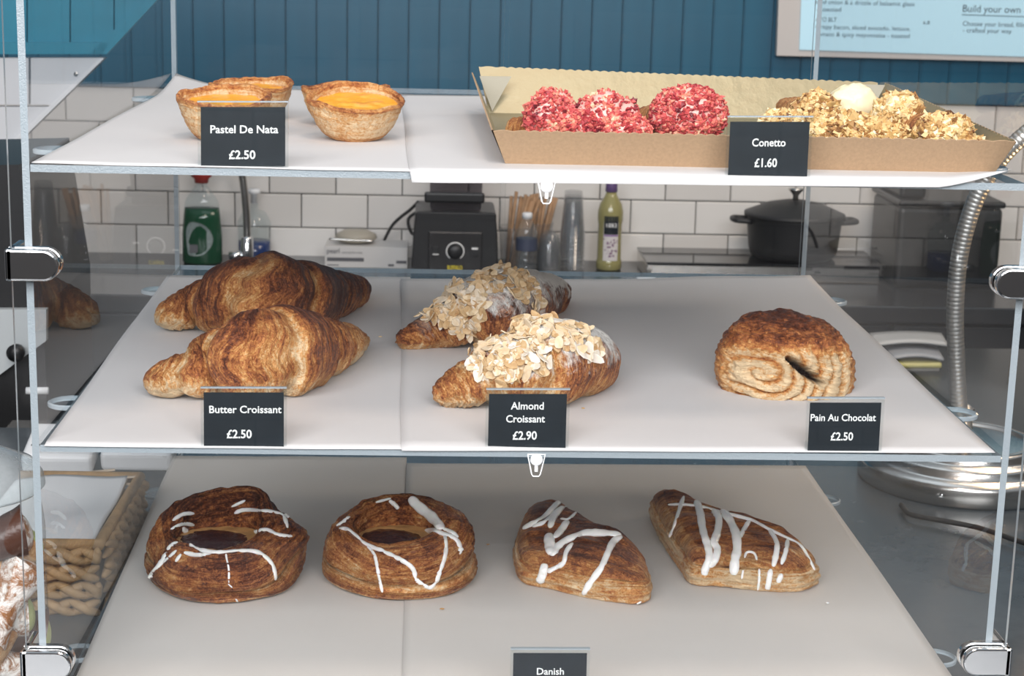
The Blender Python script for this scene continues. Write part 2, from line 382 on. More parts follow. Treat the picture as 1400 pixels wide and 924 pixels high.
# front counter
ct = G().box((-1.6, -.5, ZC - .04), (1.7, .875, ZC)).obj('serving_counter', wallpaint('slate_counter', (.050,.062,.072), (.068,.082,.094), .24, ns_=40), bev=.003)
tag(ct, 'dark slate grey serving counter under the display case', 'counter')
G().box((-1.5, -.45, ZF), (1.6, .8, ZC - .041)).obj('counter_base', pm('counter_front', (.05,.05,.055), .6))
tag(bpy.data.objects['counter_base'], 'plain dark base carrying the slate serving counter', 'counter base')
wl = G().box((-2.72, -2.25, ZF), (-2.6, YW + .12, 2.2)).obj('wall_left', pm('side_wall_left', (.16,.16,.165), .7)); wl['kind'] = 'structure'
wr = G().box((3.2, -2.25, ZF), (3.32, YW + .12, 2.2)).obj('wall_right', pm('side_wall_right', (.12,.11,.10), .7)); wr['kind'] = 'structure'
# wall behind the photographer, seen only as a faint reflection
wf = G().box((-3, -2.25, ZF), (3, -2.2, 2.4)).obj('wall_front', pm('dark_shopfront', (.035,.05,.06), .7)); wf['kind'] = 'structure'
g = G()
for k in range(-3, 9):
    for i in range(-8, 9):
        x = (i + (k % 2) * .5) * .20
        g.box((x + .0025, -2.2, -.48 + k*.10 + .002), (x + .1975, -2.19, -.48 + (k+1)*.10 - .002))
g.obj('tile_field', pm('front_white_tile', (.30,.285,.28), .25), wf, kind='stuff')

# ================================================================ display case
case = thing('display_case', 'clear acrylic three shelf countertop case holding the pastries', 'display case', (0, D/2, ZC))
TH = .0048; ZT = .66
def sheet(a, b, name, mats=None, thin=None, em='edge'):
    """box whose two largest faces are clear and whose cut edges are frosted"""
    d = [b[i] - a[i] for i in range(3)]; ax = d.index(min(d)) if thin is None else thin
    g = G().box(a, b); fx = {0: (0, 1), 1: (2, 3), 2: (4, 5)}[ax]
    g.mi = [0 if i in fx else 1 for i in range(6)]
    return g.obj(name, [mats or M['acry'], M[em]], case)
sheet((-H - TH, 0, ZC), (-H, D, ZT), 'side_panel', M['acry_side']); sheet((H, 0, ZC), (H + TH, D, ZT), 'side_panel', M['acry_side'])
sheet((-H - TH - .007, -.0105, ZC), (H + TH + .007, -.0065, ZT), 'front_panel', M['acry_front'], em='edgeb')
sheet((-H - TH, -.006, ZT), (H + TH, D + .006, ZT + .005), 'top_panel')
xm = aty(691, 60, D).x
sheet((-H, D + .004, ZC), (xm + .004, D + .0075, ZT), 'door_panel', M['acry_back'], em='edgeb'); sheet((xm - .001, D + .010, ZC), (H, D + .0135, ZT), 'door_panel', M['acry_back'])
for z in (Z1, Z2, 0.0):
    sheet((-H + .0005, 0, z - TH), (H - .0005, D, z), 'shelf')
for z, ys in ((Z1, (.10, .52)), (Z2, (.12, .55)), (0, (.12, .52))):
    for sx in (-1, 1):
        for y in ys:
            g = G(); g.lathe([(.0150, 0), (.0165, .0008), (.0165, .0032), (.0150, .004)], (sx * (H + .003), y, z - TH + .0002), 32); g.mi = [1]*96 + [0, 0]
            g.obj('shelf_stud', [M['acry_small'], M['edgeb']], case)
def clamp(sx, px, py):
    c = aty(px, py, -.0125); par = mesh('clamp', [], [], M['chrome'], case) ; bpy.data.objects.remove(par)
    g = G(); w2 = .0105; L = .034; V = []; n = 14
    outl = [(-.001, -w2), (L - w2, -w2)] + [(L - w2 + w2*math.sin(a), -w2*math.cos(a)) for a in [math.pi*i/n for i in range(1, n)]] + [(L - w2, w2), (-.001, w2)]
    xe = sx * (H + TH + .009); m_ = len(outl)
    for y in (-.0165, -.0105):
        for k, (u, v) in enumerate(outl): V.append((xe - sx * u, y, c.z + v))
    Fc = [tuple(range(m_)), tuple(range(2*m_-1, m_-1, -1))] + [(i, m_+i, m_+(i+1) % m_, (i+1) % m_) for i in range(m_)]
    if sx > 0: Fc = [f[::-1] for f in Fc]
    g.add(V, Fc); p = g.obj('clamp', M['chrome'], case, bev=.0016, seg=3)
    # inner jaw, return on the side panel and bolt
    g = G(); V = [(v[0] , v[1] + .0108, v[2]) for v in V]; g.add(V, Fc)
    g.box((min(xe, xe - sx*.004), -.0165, c.z - w2), (max(xe, xe - sx*.004), .022, c.z + w2)); g.obj('jaw', M['chrome'], p, bev=.001)
    return p
clamp(-1, 55, 362); clamp(1, 1375, 387); clamp(-1, 75, 908); clamp(1, 1325, 903)
# clear hanging clips under the shelf fronts
def clip(px, py, z):
    c = aty(px, py, -.013); s = mpp(c); g = G()
    o = [(-12, -15), (12, -15), (6, 13), (4, 16), (-4, 16), (-6, 13)]
    P = [Vector((c.x + a*s, c.y - .001, c.z - b*s)) for a, b in o]; n = 6
    g.tube(P + [P[0]], .0005, 6)
    g.lathe([(.0034, 0), (.0042, .0006), (.0042, .0012), (.0034, .0018)], (c.x, c.y - .001, c.z + 8*s), 20, Matrix.Rotation(math.pi/2, 3, 'X'))
    g.box((c.x - .0011, c.y - .002, c.z - 9*s), (c.x + .0011, c.y, c.z + 8*s))
    g.obj('hanging_clip', pm('clip_plastic', (.86,.87,.88), .2), case)
clip(747, 262, Z1); clip(733, 635, Z2)

# ---------------------------------------------------------------- baking paper
def paper(pts, z, label, mt, seed, lift=None, thick=.0003, nx=50, ny=40, cat='baking paper'):
    """pts: 4 pixel corners FL, FR, BR, BL on the shelf plane; lift(u,v)->extra z"""
    P = [atz(a, b, z) for a, b in pts]; V = []
    for j in range(ny + 1):
        for i in range(nx + 1):
            u, v = i / nx, j / ny
            p = (P[0]*(1-u) + P[1]*u)*(1-v) + (P[3]*(1-u) + P[2]*u)*v
            p = p + Vector((ns(v*3, 0, 0, 1, seed)*.002, ns(u*4, 1, 0, 1, seed)*.002, 0))
            over = max(0, -.0015 - p.y); p.y = max(p.y, -.0015 - over*.08)
            p.z = z - over*.15 + .0002 + .0010 * abs(ns(u*2.5, v*2, 0, 1, seed)) + (lift(u, v, p) if lift else 0); V.append(p)
    Fc = [(j*(nx+1)+i, j*(nx+1)+i+1, (j+1)*(nx+1)+i+1, (j+1)*(nx+1)+i) for j in range(ny) for i in range(nx)]
    o = mesh('baking_paper', V, Fc, mt, None, True)
    c = sum(V, Vector()) / len(V)
    s = o.modifiers.new('s', 'SOLIDIFY'); s.thickness = thick; s.offset = 1
    tag(o, label, cat, 'sheets of baking paper on the shelves'); return o
cor = lambda u, v, a, b, R: max(0, 1 - math.hypot(u - a, v - b) / R)
paper([(44, 224), (572, 236), (566, 130), (241, 116)], Z1 + .0002, 'white baking paper under the custard tarts, back corner curled up', M['paper'], 1,
      lambda u, v, p: .011 * cor(u, v, 0, 1, .22)**1.6)
paper([(562, 247), (1398, 256), (1112, 136), (548, 130)], Z1 + .0014, 'white baking paper under the cardboard tray of cones', M['paper'], 2,
      lambda u, v, p: .012 * cor(u, v, 1.0, 0, .12)**1.3)
paper([(58, 612), (560, 617), (560, 380), (228, 377)], Z2 + .0002, 'white baking paper under the butter croissants', M['paper'], 3)
paper([(549, 620), (1361, 620), (1108, 383), (549, 382)], Z2 + .0014, 'white baking paper under the almond croissants, right back corner lifted', M['paper'], 4,
      lambda u, v, p: .005 * cor(u, v, 1, 1, .25) + .003 * math.exp(-((u-.75)/.12)**2) * max(0, v - .9) * 10)
paper([(80, 976), (560, 980), (556, 626), (238, 624)], .0002, 'beige baking paper under the left danish ring', M['paper2'], 5)
paper([(551, 982), (1342, 980), (1100, 637), (555, 634)], .0014, 'beige baking paper under the fruit turnovers, over its neighbour', M['paper2'], 6)

# ---------------------------------------------------------------- price tags
def price_tag(px0, py0, px1, py1, y, lines, price, label):
    A, B = aty(px0, py1, y), aty(px1, py1, y); x = B - A; w = x.length; rx = x.normalized()
    tilt = math.radians(3); up = Vector((0, math.sin(tilt), math.cos(tilt))); nrm = rx.cross(up).normalized()
    h = (py1 - py0) * mpp(A) / math.cos(PITCH * .6 - tilt)
    t = thing('price_tag', label, 'price tag', A + rx*w/2, 'black price tags in clear holders')
    def quadbox(u0, v0, u1, v1, d0, d1, name, mt, **k):
        g = G(); g.add([A + rx*u + up*v + nrm*d for u in (u0, u1) for v in (v0, v1) for d in (d0, d1)], [(0,1,3,2),(4,6,7,5),(0,4,5,1),(2,3,7,6),(0,2,6,4),(1,5,7,3)])
        return g.obj(name, mt, t, **k)
    quadbox(0, 0, w, h, 0, .0006, 'card', M['card'])
    e_ = .0020
    quadbox(-e_, -.0006, w + e_, h + e_*1.5, .0010, .0020, 'holder_front', M['acry_small'])
    quadbox(-e_, -.0006, w + e_, h + e_*1.5, -.0016, -.0006, 'holder_back', M['acry_small'])
    quadbox(-e_, h + e_*1.5, w + e_, h + e_*1.5 + .0009, -.0016, .0020, 'holder_rim', M['edge'])
    g = G(); p0 = A - rx*e_; p1 = B + rx*e_
    g.box((p0.x, p0.y - .001, p0.z - .0014), (p1.x, p0.y + .022, p0.z - .0006)); g.obj('foot', M['acry_small'], t)
    s = mpp(A)
    for txt, cx, by, wd_, hh in lines:
        p = A + rx*((cx - px0)*s) + up*((py1 - by)*s) + nrm*.0008
        text_mesh('lettering', txt, p, rx, up, hh*s, M['ink'], t, bold=.016, align='C', width=wd_*s, extr=.0001)
    txt, cx, by, wd_, hh = price; p = A + rx*((cx - px0)*s) + up*((py1 - by)*s) + nrm*.0008
    text_mesh('price_lettering', txt, p, rx, up, hh*s, M['ink'], t, bold=.02, align='C', width=wd_*s, extr=.0001)
price_tag(275, 147, 390, 227, .004, [('Pastel De Nata', 334, 182, 92, 11)], ('£2.50', 331, 217, 36, 12), 'black price tag reading Pastel De Nata £2.50')
price_tag(995, 167, 1103, 244, .004, [('Conetto', 1049, 200, 46, 11)], ('£1.60', 1046, 228, 31, 12), 'black price tag reading Conetto £1.60')
price_tag(279, 535, 388, 611, .002, [('Butter Croissant', 335.5, 563, 98, 10.5)], ('£2.50', 327, 598, 34, 12), 'black price tag reading Butter Croissant £2.50')
price_tag(667, 537, 773, 613, .002, [('Almond', 719.5, 558, 45, 10.5), ('Croissant', 717.5, 576, 53, 10.5)], ('£2.90', 717, 600, 33, 12), 'black price tag reading Almond Croissant £2.90')
price_tag(1104, 549, 1201, 616, .002, [('Pain Au Chocolat', 1150.5, 574, 90, 10)], ('£2.50', 1150, 601, 31, 11.5), 'black price tag reading Pain Au Chocolat £2.50')
price_tag(700, 889, 800, 972, .003, [('Danish', 751, 919, 37, 10)], ('£2.50', 751, 955, 32, 11.5), 'black price tag reading Danish at the bottom edge')

# ================================================================ pastries
def surf_mesh(name, GV, closed, mt, parent, attrs, capends=True):
    """GV[i][j]: grid of points, j wraps if closed"""
    n, k = len(GV), len(GV[0]); V = [p for r in GV for p in r]; kk = k if closed else k - 1
    Fc = [(i*k+j, i*k+(j+1) % k, (i+1)*k+(j+1) % k, (i+1)*k+j) for i in range(n-1) for j in range(kk)]
    if capends: Fc += [tuple(range(k))[::-1], tuple((n-1)*k+j for j in range(k))]
    return mesh(name, V, Fc, mt, parent, True, None, attrs)
def bvh_of(o):
    off = wloc(o); return BVHTree.FromPolygons([v.co + off for v in o.data.vertices], [tuple(p.vertices) for p in o.data.polygons])

def croissant(pix, z, name, label, cat, grp, mt, bounds, seed, almond=0, squash=.92, nl=260, nk=110, darkc=.62, sugar_from=None):
    """pix: spine control (px, py, radius px, bake)."""
    pts = []
    for px, py, r, bk in pix:
        p = atz(px, py, z + .02); rr = r * mpp(p); p = atz(px, py, z + rr*.93); pts.append((*p, r*mpp(p), bk))
    S = crom(pts, nl // (len(pts) - 1)); n = len(S)
    C = [Vector(s[:3]) for s in S]; seglen = [0]
    for i in range(1, n): seglen.append(seglen[-1] + (C[i] - C[i-1]).length)
    L = seglen[-1]; base = Vector((sum((c.x for c in C))/n, sum((c.y for c in C))/n, z))
    root = thing(name, label, cat, base, grp)
    GV = []; su = []; sv = []; bake = []; gap = []; sug = []
    for i in range(n):
        t = seglen[i] / L; T = (C[min(i+1, n-1)] - C[max(i-1, 0)]).normalized()
        X = T.cross(Vector((0,0,1))).normalized(); Y = X.cross(T).normalized(); r0_ = S[i][3]; row = []
        endr = min(1, math.sqrt(max(0, 1 - (1 - min(1, min(t, 1-t)/.045))**2)) + .05)
        for j in range(nk):
            a = 2*math.pi*j/nk - math.pi/2
            tt = t + .028*math.sin(a*1 + seed) + .012*ns(math.cos(a)*2, math.sin(a)*2, t*3, 1, seed)
            # overlapping wraps, thick towards the hump
            st_ = 0; cl = 1.0
            for b in bounds:
                side = -1 if b < .5 else 1
                d = (tt - b)*side               # >0: outside of the boundary (towards the tip)
                st_ += (.5 - 1/(1 + math.exp(-max(-3, min(3, d*9))*26)))*math.exp(-abs(d)/(.030 if d > 0 else .085))*1.6
                cl = min(cl, abs(d)*26 + (.0 if d > 0 else .15))
            rr = r0_*endr*(1 + .20*st_*(1 - .3*math.sin(a))) 
            rr *= 1 + .035*ns(math.cos(a)*1.4, math.sin(a)*1.4, t*9, 1, seed+2)
            fine = ns(tt*95, math.cos(a)*.6, math.sin(a)*.6, 1, seed+4); lump = ns(math.cos(a)*3, math.sin(a)*3, t*16, 1, seed+6)
            fine2 = ns(tt*210, math.cos(a)*1.2, math.sin(a)*1.2, 1, seed+5)
            rr += .0013*fine + .0008*fine2 + .0011*lump - .0035*max(0, 1 - cl)*(1 if r0_ > .012 else .3)
            p = C[i] + X*(rr*math.cos(a)) + Y*(rr*squash*math.sin(a))
            if p.z < z + .0012: p.z = z + .0012 + (p.z - z - .0012)*.05
            row.append(p); su.append(tt*L*1.0 if True else 0); sv.append(a*.03)
            up_ = math.sin(a)
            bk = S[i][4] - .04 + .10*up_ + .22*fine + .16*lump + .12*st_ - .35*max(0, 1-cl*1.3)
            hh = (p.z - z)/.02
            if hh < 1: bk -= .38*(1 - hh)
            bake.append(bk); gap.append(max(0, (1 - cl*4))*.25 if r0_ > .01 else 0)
            q = 1.0
            if sugar_from: q = min(1, max(0, (t - sugar_from[0])/.12))*min(1, max(0, (sugar_from[1]-t)/.06))
            sug.append(q)
        GV.append(row)
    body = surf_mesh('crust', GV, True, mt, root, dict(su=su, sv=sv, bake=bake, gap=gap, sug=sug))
    return root, body, C, L
def BD(*l): return list(l)
GB = 'butter croissants on the middle shelf'
croissant([(212,441,13,.25),(232,431,24,.45),(265,420,34,.72),(300,412,46,.78),(350,404,60,.74),(392,404,54,.86),(428,404,42,.92),(462,400,31,.92),(484,397,22,.9),(494,393,10,.8)], Z2+.001,
          'butter_croissant', 'dark baked butter croissant lying at the back, flaky hump upward', 'croissant', GB, M['butter'], BD(.16,.30,.42,.60,.74,.86), 3)
croissant([(207,527,12,.5),(222,520,26,.5),(252,513,35,.62),(290,500,45,.60),(335,488,60,.58),(375,480,62,.66),(415,476,50,.66),(448,473,38,.5),(475,469,26,.42),(494,465,12,.6)], Z2+.001,
          'butter_croissant', 'paler butter croissant in front, behind the Butter Croissant tag', 'croissant', GB, M['butter'], BD(.14,.27,.40,.58,.71,.85), 8)
GA = 'almond croissants on the middle shelf'
r1, b1, _, _ = croissant([(545,466,9,.75),(560,462,18,.75),(590,452,27,.72),(628,436,44,.72),(668,424,54,.75),(705,414,48,.8),(735,404,34,.85),(755,401,26,.9),(766,399,13,.9)], Z2+.001,
          'almond_croissant', 'almond croissant at the back beneath a thick layer of almond slices', 'croissant', GA, M['almondc'], BD(.2,.36,.62,.80), 5, sugar_from=(.06, 1.1))
r2, b2, _, _ = croissant([(596,544,12,.55),(612,536,24,.5),(640,525,37,.48),(680,512,50,.5),(722,500,60,.52),(762,492,60,.6),(795,492,48,.66),(815,492,30,.7),(823,493,12,.7)], Z2+.001,
          'almond_croissant', 'sugar dusted almond croissant in front, behind the Almond Croissant tag', 'croissant', GA, M['almondc'], BD(.17,.32,.68,.84), 11, sugar_from=(.14, 1.1))
def flake_mesh(k):
    g = bmesh.new(); n = 10; w = .0044 + .0006*k; h = .0031 + .0003*(k % 3)
    ring = [[], []]
    for s_, zz in enumerate((-.00035, .00035)):
        for i in range(n):
            a = 2*math.pi*i/n; x = math.cos(a)*w*(1 - .18*math.cos(a)); y = math.sin(a)*h
            ring[s_].append(g.verts.new((x, y, zz + .0009*(x/w)**2*(1 if k % 2 else -1) + .0004*math.sin(3*a+k))))
    g.faces.new(ring[1]); g.faces.new(ring[0][::-1])
    for i in range(n): g.faces.new((ring[0][i], ring[0][(i+1) % n], ring[1][(i+1) % n], ring[1][i]))
    me = bpy.data.meshes.new('almond_slice'); g.to_mesh(me); g.free(); me.materials.append(M['almond'] if k < 4 else M['almondp']); return me
FM = [flake_mesh(k) for k in range(6)]
def flakes(root, body, regions, count, seed):
    """regions: pixel polygons; slices lie on the crust where a ray from the front meets it"""
    bv = bvh_of(body); R = random.Random(seed); off = wloc(root); k = 0; tries = 0
    def inside(x, y, P):
        c = False
        for i in range(len(P)):
            (x1, y1), (x2, y2) = P[i-1], P[i]
            if (y1 > y) != (y2 > y) and x < (x2-x1)*(y-y1)/(y2-y1)+x1: c = not c
        return c
    x0_, x1_ = min(p[0] for P in regions for p in P), max(p[0] for P in regions for p in P)
    y0_, y1_ = min(p[1] for P in regions for p in P), max(p[1] for P in regions for p in P)
    while k < count and tries < count*30:
        tries += 1; px, py = R.uniform(x0_, x1_), R.uniform(y0_, y1_)
        if not any(inside(px, py, P) for P in regions): continue
        loc, nr, _, _ = bv.ray_cast(CAM, ray(px, py))
        if loc is None: continue
        if nr.dot(ray(px, py)) > 0: nr = -nr
        o = bpy.data.objects.new('almond_slice', FM[R.randrange(6)]); link(o, root)
        nr = (nr + Vector((R.uniform(-1,1), R.uniform(-1,1), R.uniform(-1,1)))*.55).normalized()
        q = nr.to_track_quat('Z', 'Y').to_matrix().to_4x4() @ Matrix.Rotation(R.uniform(0, 6.28), 4, 'Z')
        s_ = R.uniform(.70, 1.15); o.matrix_basis = Matrix.Translation(loc - off + nr*R.uniform(.0006, .0030)) @ q @ Matrix.Diagonal((s_, s_, 1, 1))
        k += 1
flakes(r1, b1, [[(570,425),(600,395),(640,370),(700,362),(735,388),(745,415),(735,430),(700,400),(665,395),(660,430),(650,462),(628,458),(600,440),(572,436)]], 290, 1)
flakes(r2, b2, [[(640,478),(665,450),(700,440),(745,430),(795,445),(822,475),(815,490),(790,480),(745,470),(735,505),(700,520),(660,512),(640,500)],
                [(740,430),(800,445),(820,470),(790,478),(750,455)], [(650,495),(700,500),(690,520),(655,515)], [(720,480),(750,490),(745,512),(715,500)]], 280, 2)
# loose flat bits
def bits(px, py, z, name, label, mt, seed, s=.0016):
    p = atz(px, py, z); R = random.Random(seed); bm = bmesh.new(); bmesh.ops.create_icosphere(bm, subdivisions=1, radius=s)
    for v in bm.verts: v.co = Vector((v.co.x*R.uniform(.7,1.6), v.co.y*R.uniform(.6,1.1), v.co.z*R.uniform(.3,.5)))
    me = bpy.data.meshes.new(name); bm.to_mesh(me); me.materials.append(mt); o = bpy.data.objects.new(name, me); link(o); o.location = p + Vector((0,0,s*.45)); tag(o, label, 'crumb')
bits(797, 559, Z2+.002, 'crumb', 'tiny pastry crumb right of the Almond Croissant tag', M['almond'], 1); bits(520, 461, Z2+.001, 'crumb', 'tiny pale crumb between the two pairs of croissants', M['almond'], 2)
bits(1131, 825, .003, 'crumb', 'white icing fragment beside the right turnover', M['icing'], 3); bits(667, 745, .003, 'crumb', 'small dark crumb right of the right danish ring', M['custard_dull'], 4)
bits(604, 833, .003, 'crumb', 'thin dark crumb in front of the right danish ring', M['custard_dull'], 5)

# pain au chocolat
def pain():
    c = atz(1071, 531, Z2+.001); s = mpp(c); a_, b_, h_ = 94*s, .049, 108*s*.98
    root = thing('pain_au_chocolat', 'round flaky pain au chocolat with open swirl, at the right', 'pastry', c)
    nu, nv = 220, 120; GV = []; su = []; sv = []; bake = []; gap = []
    sc_ = Vector((-.027, 0, .022))
    for i in range(nv + 1):
        ph = (i/nv)*(math.pi*.5 + .45) - .45; row = []
        for j in range(nu):
            th = 2*math.pi*j/nu; cph = max(0, math.cos(ph))**.75; sph = math.sin(ph)
            d = Vector((math.cos(th)*cph, math.sin(th)*cph, sph))
            p = Vector((d.x*a_, d.y*b_, max(0, (sph + .30)/1.30)**.9*h_ if sph < 0 else (.30/1.30)**.9*h_ + sph*h_*(1 - (.30/1.30)**.9)))
            p.x += -.004*sph + .006*max(0, sph)*0; lean = max(0, -d.y)
            # the rolled end, facing the front and slightly left
            f = max(0, min(1, (-d.y - .22)*2.2))*max(0, min(1, (.047 - p.z)/.012)); q = Vector((p.x - sc_.x, 0, (p.z - sc_.z)*1.35))
            r_ = q.length; an = math.atan2(q.z, q.x); w = r_/.0105 - an/(2*math.pi) + .9*ns(p.x*38, 0, p.z*38, 1, 3); fr = w - math.floor(w)
            groove = math.exp(-((fr - .5)/.16)**2)*f*min(1, r_/.006)
            # dark chocolate opening running down to the right
            A, B = Vector((-.006, 0, .034)), Vector((.022, 0, .0135)); v_ = Vector((p.x, 0, p.z)) - A; e_ = B - A
            tt = max(0, min(1, v_.dot(e_)/e_.length_squared)); ds = (v_ - e_*tt).length
            wd_ = .0044*(.35 + math.sin(math.pi*min(1, tt*.9+.08)))*(1 + .3*ns(tt*9, 0, 0, 1, 2)); sl = max(0, 1 - max(0, ds - wd_*.45)/.0014) if d.y < -.1 else 0
            n1 = ns(d.x*3, d.y*3, d.z*3, 1, 9); n2 = ns(d.x*14, d.y*14, d.z*22, 1, 4); n3 = ns(p.x*160, p.z*420, p.y*160, 1, 6)
            disp = .0022*n1 + .0010*n2 + .0008*n3 - .0026*groove - .013*sl*(d.y < 0) + .0018*f*(1 - groove)
            lay = math.sin(p.z*900 + 5*n1 + d.x*4)*.0005*(p.z < .05)
            p += d*(disp + lay)
            p.y += 0 if f < .01 else f*.006
            row.append(c + Vector((p.x, p.y, max(.0006, p.z))))
            su.append(p.z*1.0 + .25*r_*f); sv.append(d.x*.10)
            bk = .52 + .42*max(0, (p.z - .030)/.03) + .14*n2; bk -= f*.62*(1 - .85*groove)*(.5+.5*min(1, max(0, (.045-p.z)/.02)))
            bk -= .22*max(0, n1)*max(0, sph)
            bk += .20*f*max(0, math.sin(w*6.28))*.8; bake.append(min(1.1, bk)); gap.append(min(1, sl*1.2))
        GV.append(row)
    surf_mesh('crust', GV, True, M['pain'], root, dict(su=su, sv=sv, bake=bake, gap=gap, sug=[0]*len(su)))
pain()

def drizzle(body, root, strokes, w=2.6, mt=None, seed=0, wob=.18):
    bv = bvh_of(body); g = G(); R = random.Random(seed)
    for st_ in strokes:
        ww = w
        if isinstance(st_[0], (int, float)): ww = st_[0]; st_ = st_[1:]
        Q = crom([(a, b) for a, b in st_], 6) if len(st_) > 2 else [np.array(st_[0])*(1-t)+np.array(st_[1])*t for t in np.linspace(0, 1, 7)]
        P, NN, RR = [], [], []
        for k, q in enumerate(Q):
            loc, nr, _, _ = bv.ray_cast(CAM, ray(q[0], q[1]))
            if loc is None: continue
            if nr.dot(ray(q[0], q[1])) > 0: nr = -nr
            if P and (loc - P[-1]).length > .022: 
                if len(P) > 1: g.tube(P, RR, 8, .6, NN)
                P, NN, RR = [], [], []
            e_ = min(1, .45 + min(k, len(Q)-1-k)*.35)
            P.append(loc + nr*.0003); NN.append(nr); RR.append(1.4*ww*mpp(loc)*e_*(1 + wob*ns(k*.9, seed, len(g.V), 1, seed)*1.6))
        if len(P) > 1:
            # smooth the path a little
            for _ in range(2): P = [P[0]] + [(P[i-1] + P[i]*2 + P[i+1])/4 for i in range(1, len(P)-1)] + [P[-1]]
            g.tube(P, RR, 8, .6, NN)
    o = g.obj('icing_drizzle', M['icing'], root, smooth=True); sm = o.modifiers.new('s', 'SUBSURF'); sm.levels = sm.render_levels = 1
    return o

# danish rings
def danish(cx, cy, rx_, ry, h, label, hole, seed, strokes, dark, tiltx=0, rot=0, kind=0):
    c = atz(cx, cy, .0016); s = mpp(c); A_, B_ = rx_*s, ry
    root = thing('danish_ring', label, 'pastry', c, 'danish rings on the bottom shelf')
    # profile (rho, z) of the ring, outside bottom -> crest -> inside
    prof = [(.87,.0),(.945,.04),(.995,.16),(1.005,.28),(.99,.35),(.955,.395),(.925,.425),(.950,.48),(.945,.60),(.90,.76),(.81,.91),(.70,.99),(.60,1.0),(.53,.96),(.49,.86),(.465,.72),(.45,.55),(.44,.38),(.40,.30)]
    P = crom(prof, 6); nu = 240; GV = []; su = []; sv = []; bake = []; gap = []; hx, hy, hs = hole
    for k, (rho, z) in enumerate(P):
        row = []; fk = k/(len(P)-1)
        for j in range(nu):
            th = 2*math.pi*j/nu
            inner = max(0, min(1, (.80 - rho)/.3)); tw = ns(math.cos(th)*1.3, math.sin(th)*1.3, 0, 1, seed)
            R_ = 1 + .035*ns(math.cos(th)*1.6, math.sin(th)*1.6, 2, 1, seed) + .02*math.cos(3*th + seed)
            # the coil climbs round: groove height varies with angle
            zz = z + .10*math.sin(th + rot)*(z > .35)*(1 - inner*.3) + .05*tw*(z > .1)
            twist = (.060 if kind else .022)*math.sin(th*(5 if kind else 3) + fk*7 + seed)*math.sin(math.pi*min(1, fk*1.15))
            rr = rho*R_ + twist
            x = A_*(rr*math.cos(th)*(1 if inner == 0 else 1 - inner*(1 - hs)) + inner*hx); y = B_*(rr*math.sin(th)*(1 if inner == 0 else 1 - inner*(1 - hs)) + inner*hy)
            fine = ns(fk*55, th*1.3, 0, 1, seed+3); f2 = ns(x*120, y*120, z*30, 1, seed+4); f3 = ns(fk*130, th*2.2, 5, 1, seed+8)
            dn = .0018*fine + .0012*f2 + .0010*f3 + (.0034 if kind else .0012)*math.sin(2*th + fk*11 + seed)*math.sin(math.pi*min(1, fk))*(k > 4)
            zz = zz*h + dn + tiltx*y*min(1, z*1.3)
            row.append(c + Vector((x + math.cos(th)*dn, y + math.sin(th)*dn, max(.0004, zz))))
            su.append(fk*.16); sv.append(th*.055)
            bk = dark + .10*fine + .15*tw - (.30 if z < .12 else .0) - .28*math.exp(-((z-.42)/.07)**2)*(rho > .8) + (.1 if z > .85 else 0)
            if inner > .9: bk += .12
            bake.append(bk); gap.append(.75*max(0, 1 - abs(k - 33)/3.5) if False else .55*math.exp(-((k-35)/2.2)**2))  # coil groove gets its shade painted into the crust colour
        GV.append(row)
    body = surf_mesh('crust', GV, True, M['danish'], root, dict(su=su, sv=sv, bake=bake, gap=gap, sug=[0]*len(su)), capends=False)
    cc = c + Vector((A_*hx, B_*hy, 0))
    def disc(name, mt, rx2, ry2, z0, dx, dy, bump_, sd):
        GVd = []
        for i in range(14):
            f_ = i/13; GVd.append([cc + Vector((dx + rx2*f_*math.cos(t)*(1+.12*ns(math.cos(t)*2, math.sin(t)*2, 0, 1, sd)), dy + ry2*f_*math.sin(t)*(1+.12*ns(math.cos(t)*2, math.sin(t)*2, 0, 1, sd)), z0 - bump_*f_*f_ + .0012*ns(f_*3*math.cos(t), f_*3*math.sin(t), 0, 2, sd))) for t in [2*math.pi*q/40 for q in range(40)]])
        surf_mesh(name, GVd, True, mt, root, {}, False)
    disc('custard_filling', M['custard_dull'], A_*.47*hs, B_*.47*hs, h*.60 + tiltx*.012, 0, 0, -.001, seed+1)
    disc('jam_filling', M['jam'], A_*.40*hs, B_*.36*hs, h*.74 + tiltx*.004, -A_*.07, -B_*.07, .004, seed+2)
    drizzle(body, root, strokes, seed=seed); return body
D1 = [[2.6,(229,752),(236,744),(252,741),(275,752),(300,755),(325,753),(350,754),(366,764),(374,776),(377,793)],
      [2.6,(251,755),(272,759),(290,755)], [2.6,(343,733),(350,727),(365,724),(380,731),(400,733)], [1.1,(309,757),(310,764),(313,778),(313,797)],
      [2.2,(320,702),(333,697),(355,698),(375,700),(388,706),(393,722)], [2.0,(233,724),(250,716),(266,718)], [2.2,(236,712),(250,703),(266,702)], [3.2,(249,722),(256,728)],
      [3.4,(228,755),(220,770),(208,783),(205,797)], [2.2,(242,752),(222,770)], [2.0,(248,757),(240,768)], [1.8,(316,693),(336,684)], [2.0,(384,693),(392,706),(402,708)], [1.0,(322,818),(327,825)], [.9,(312,798),(318,803)]]
danish(309, 788, 107, .067, .047, 'darker danish ring with twisted folds and white icing, at the left', (-.10,.10,1.10), 4, D1, .70, tiltx=.27, rot=1.2, kind=1)
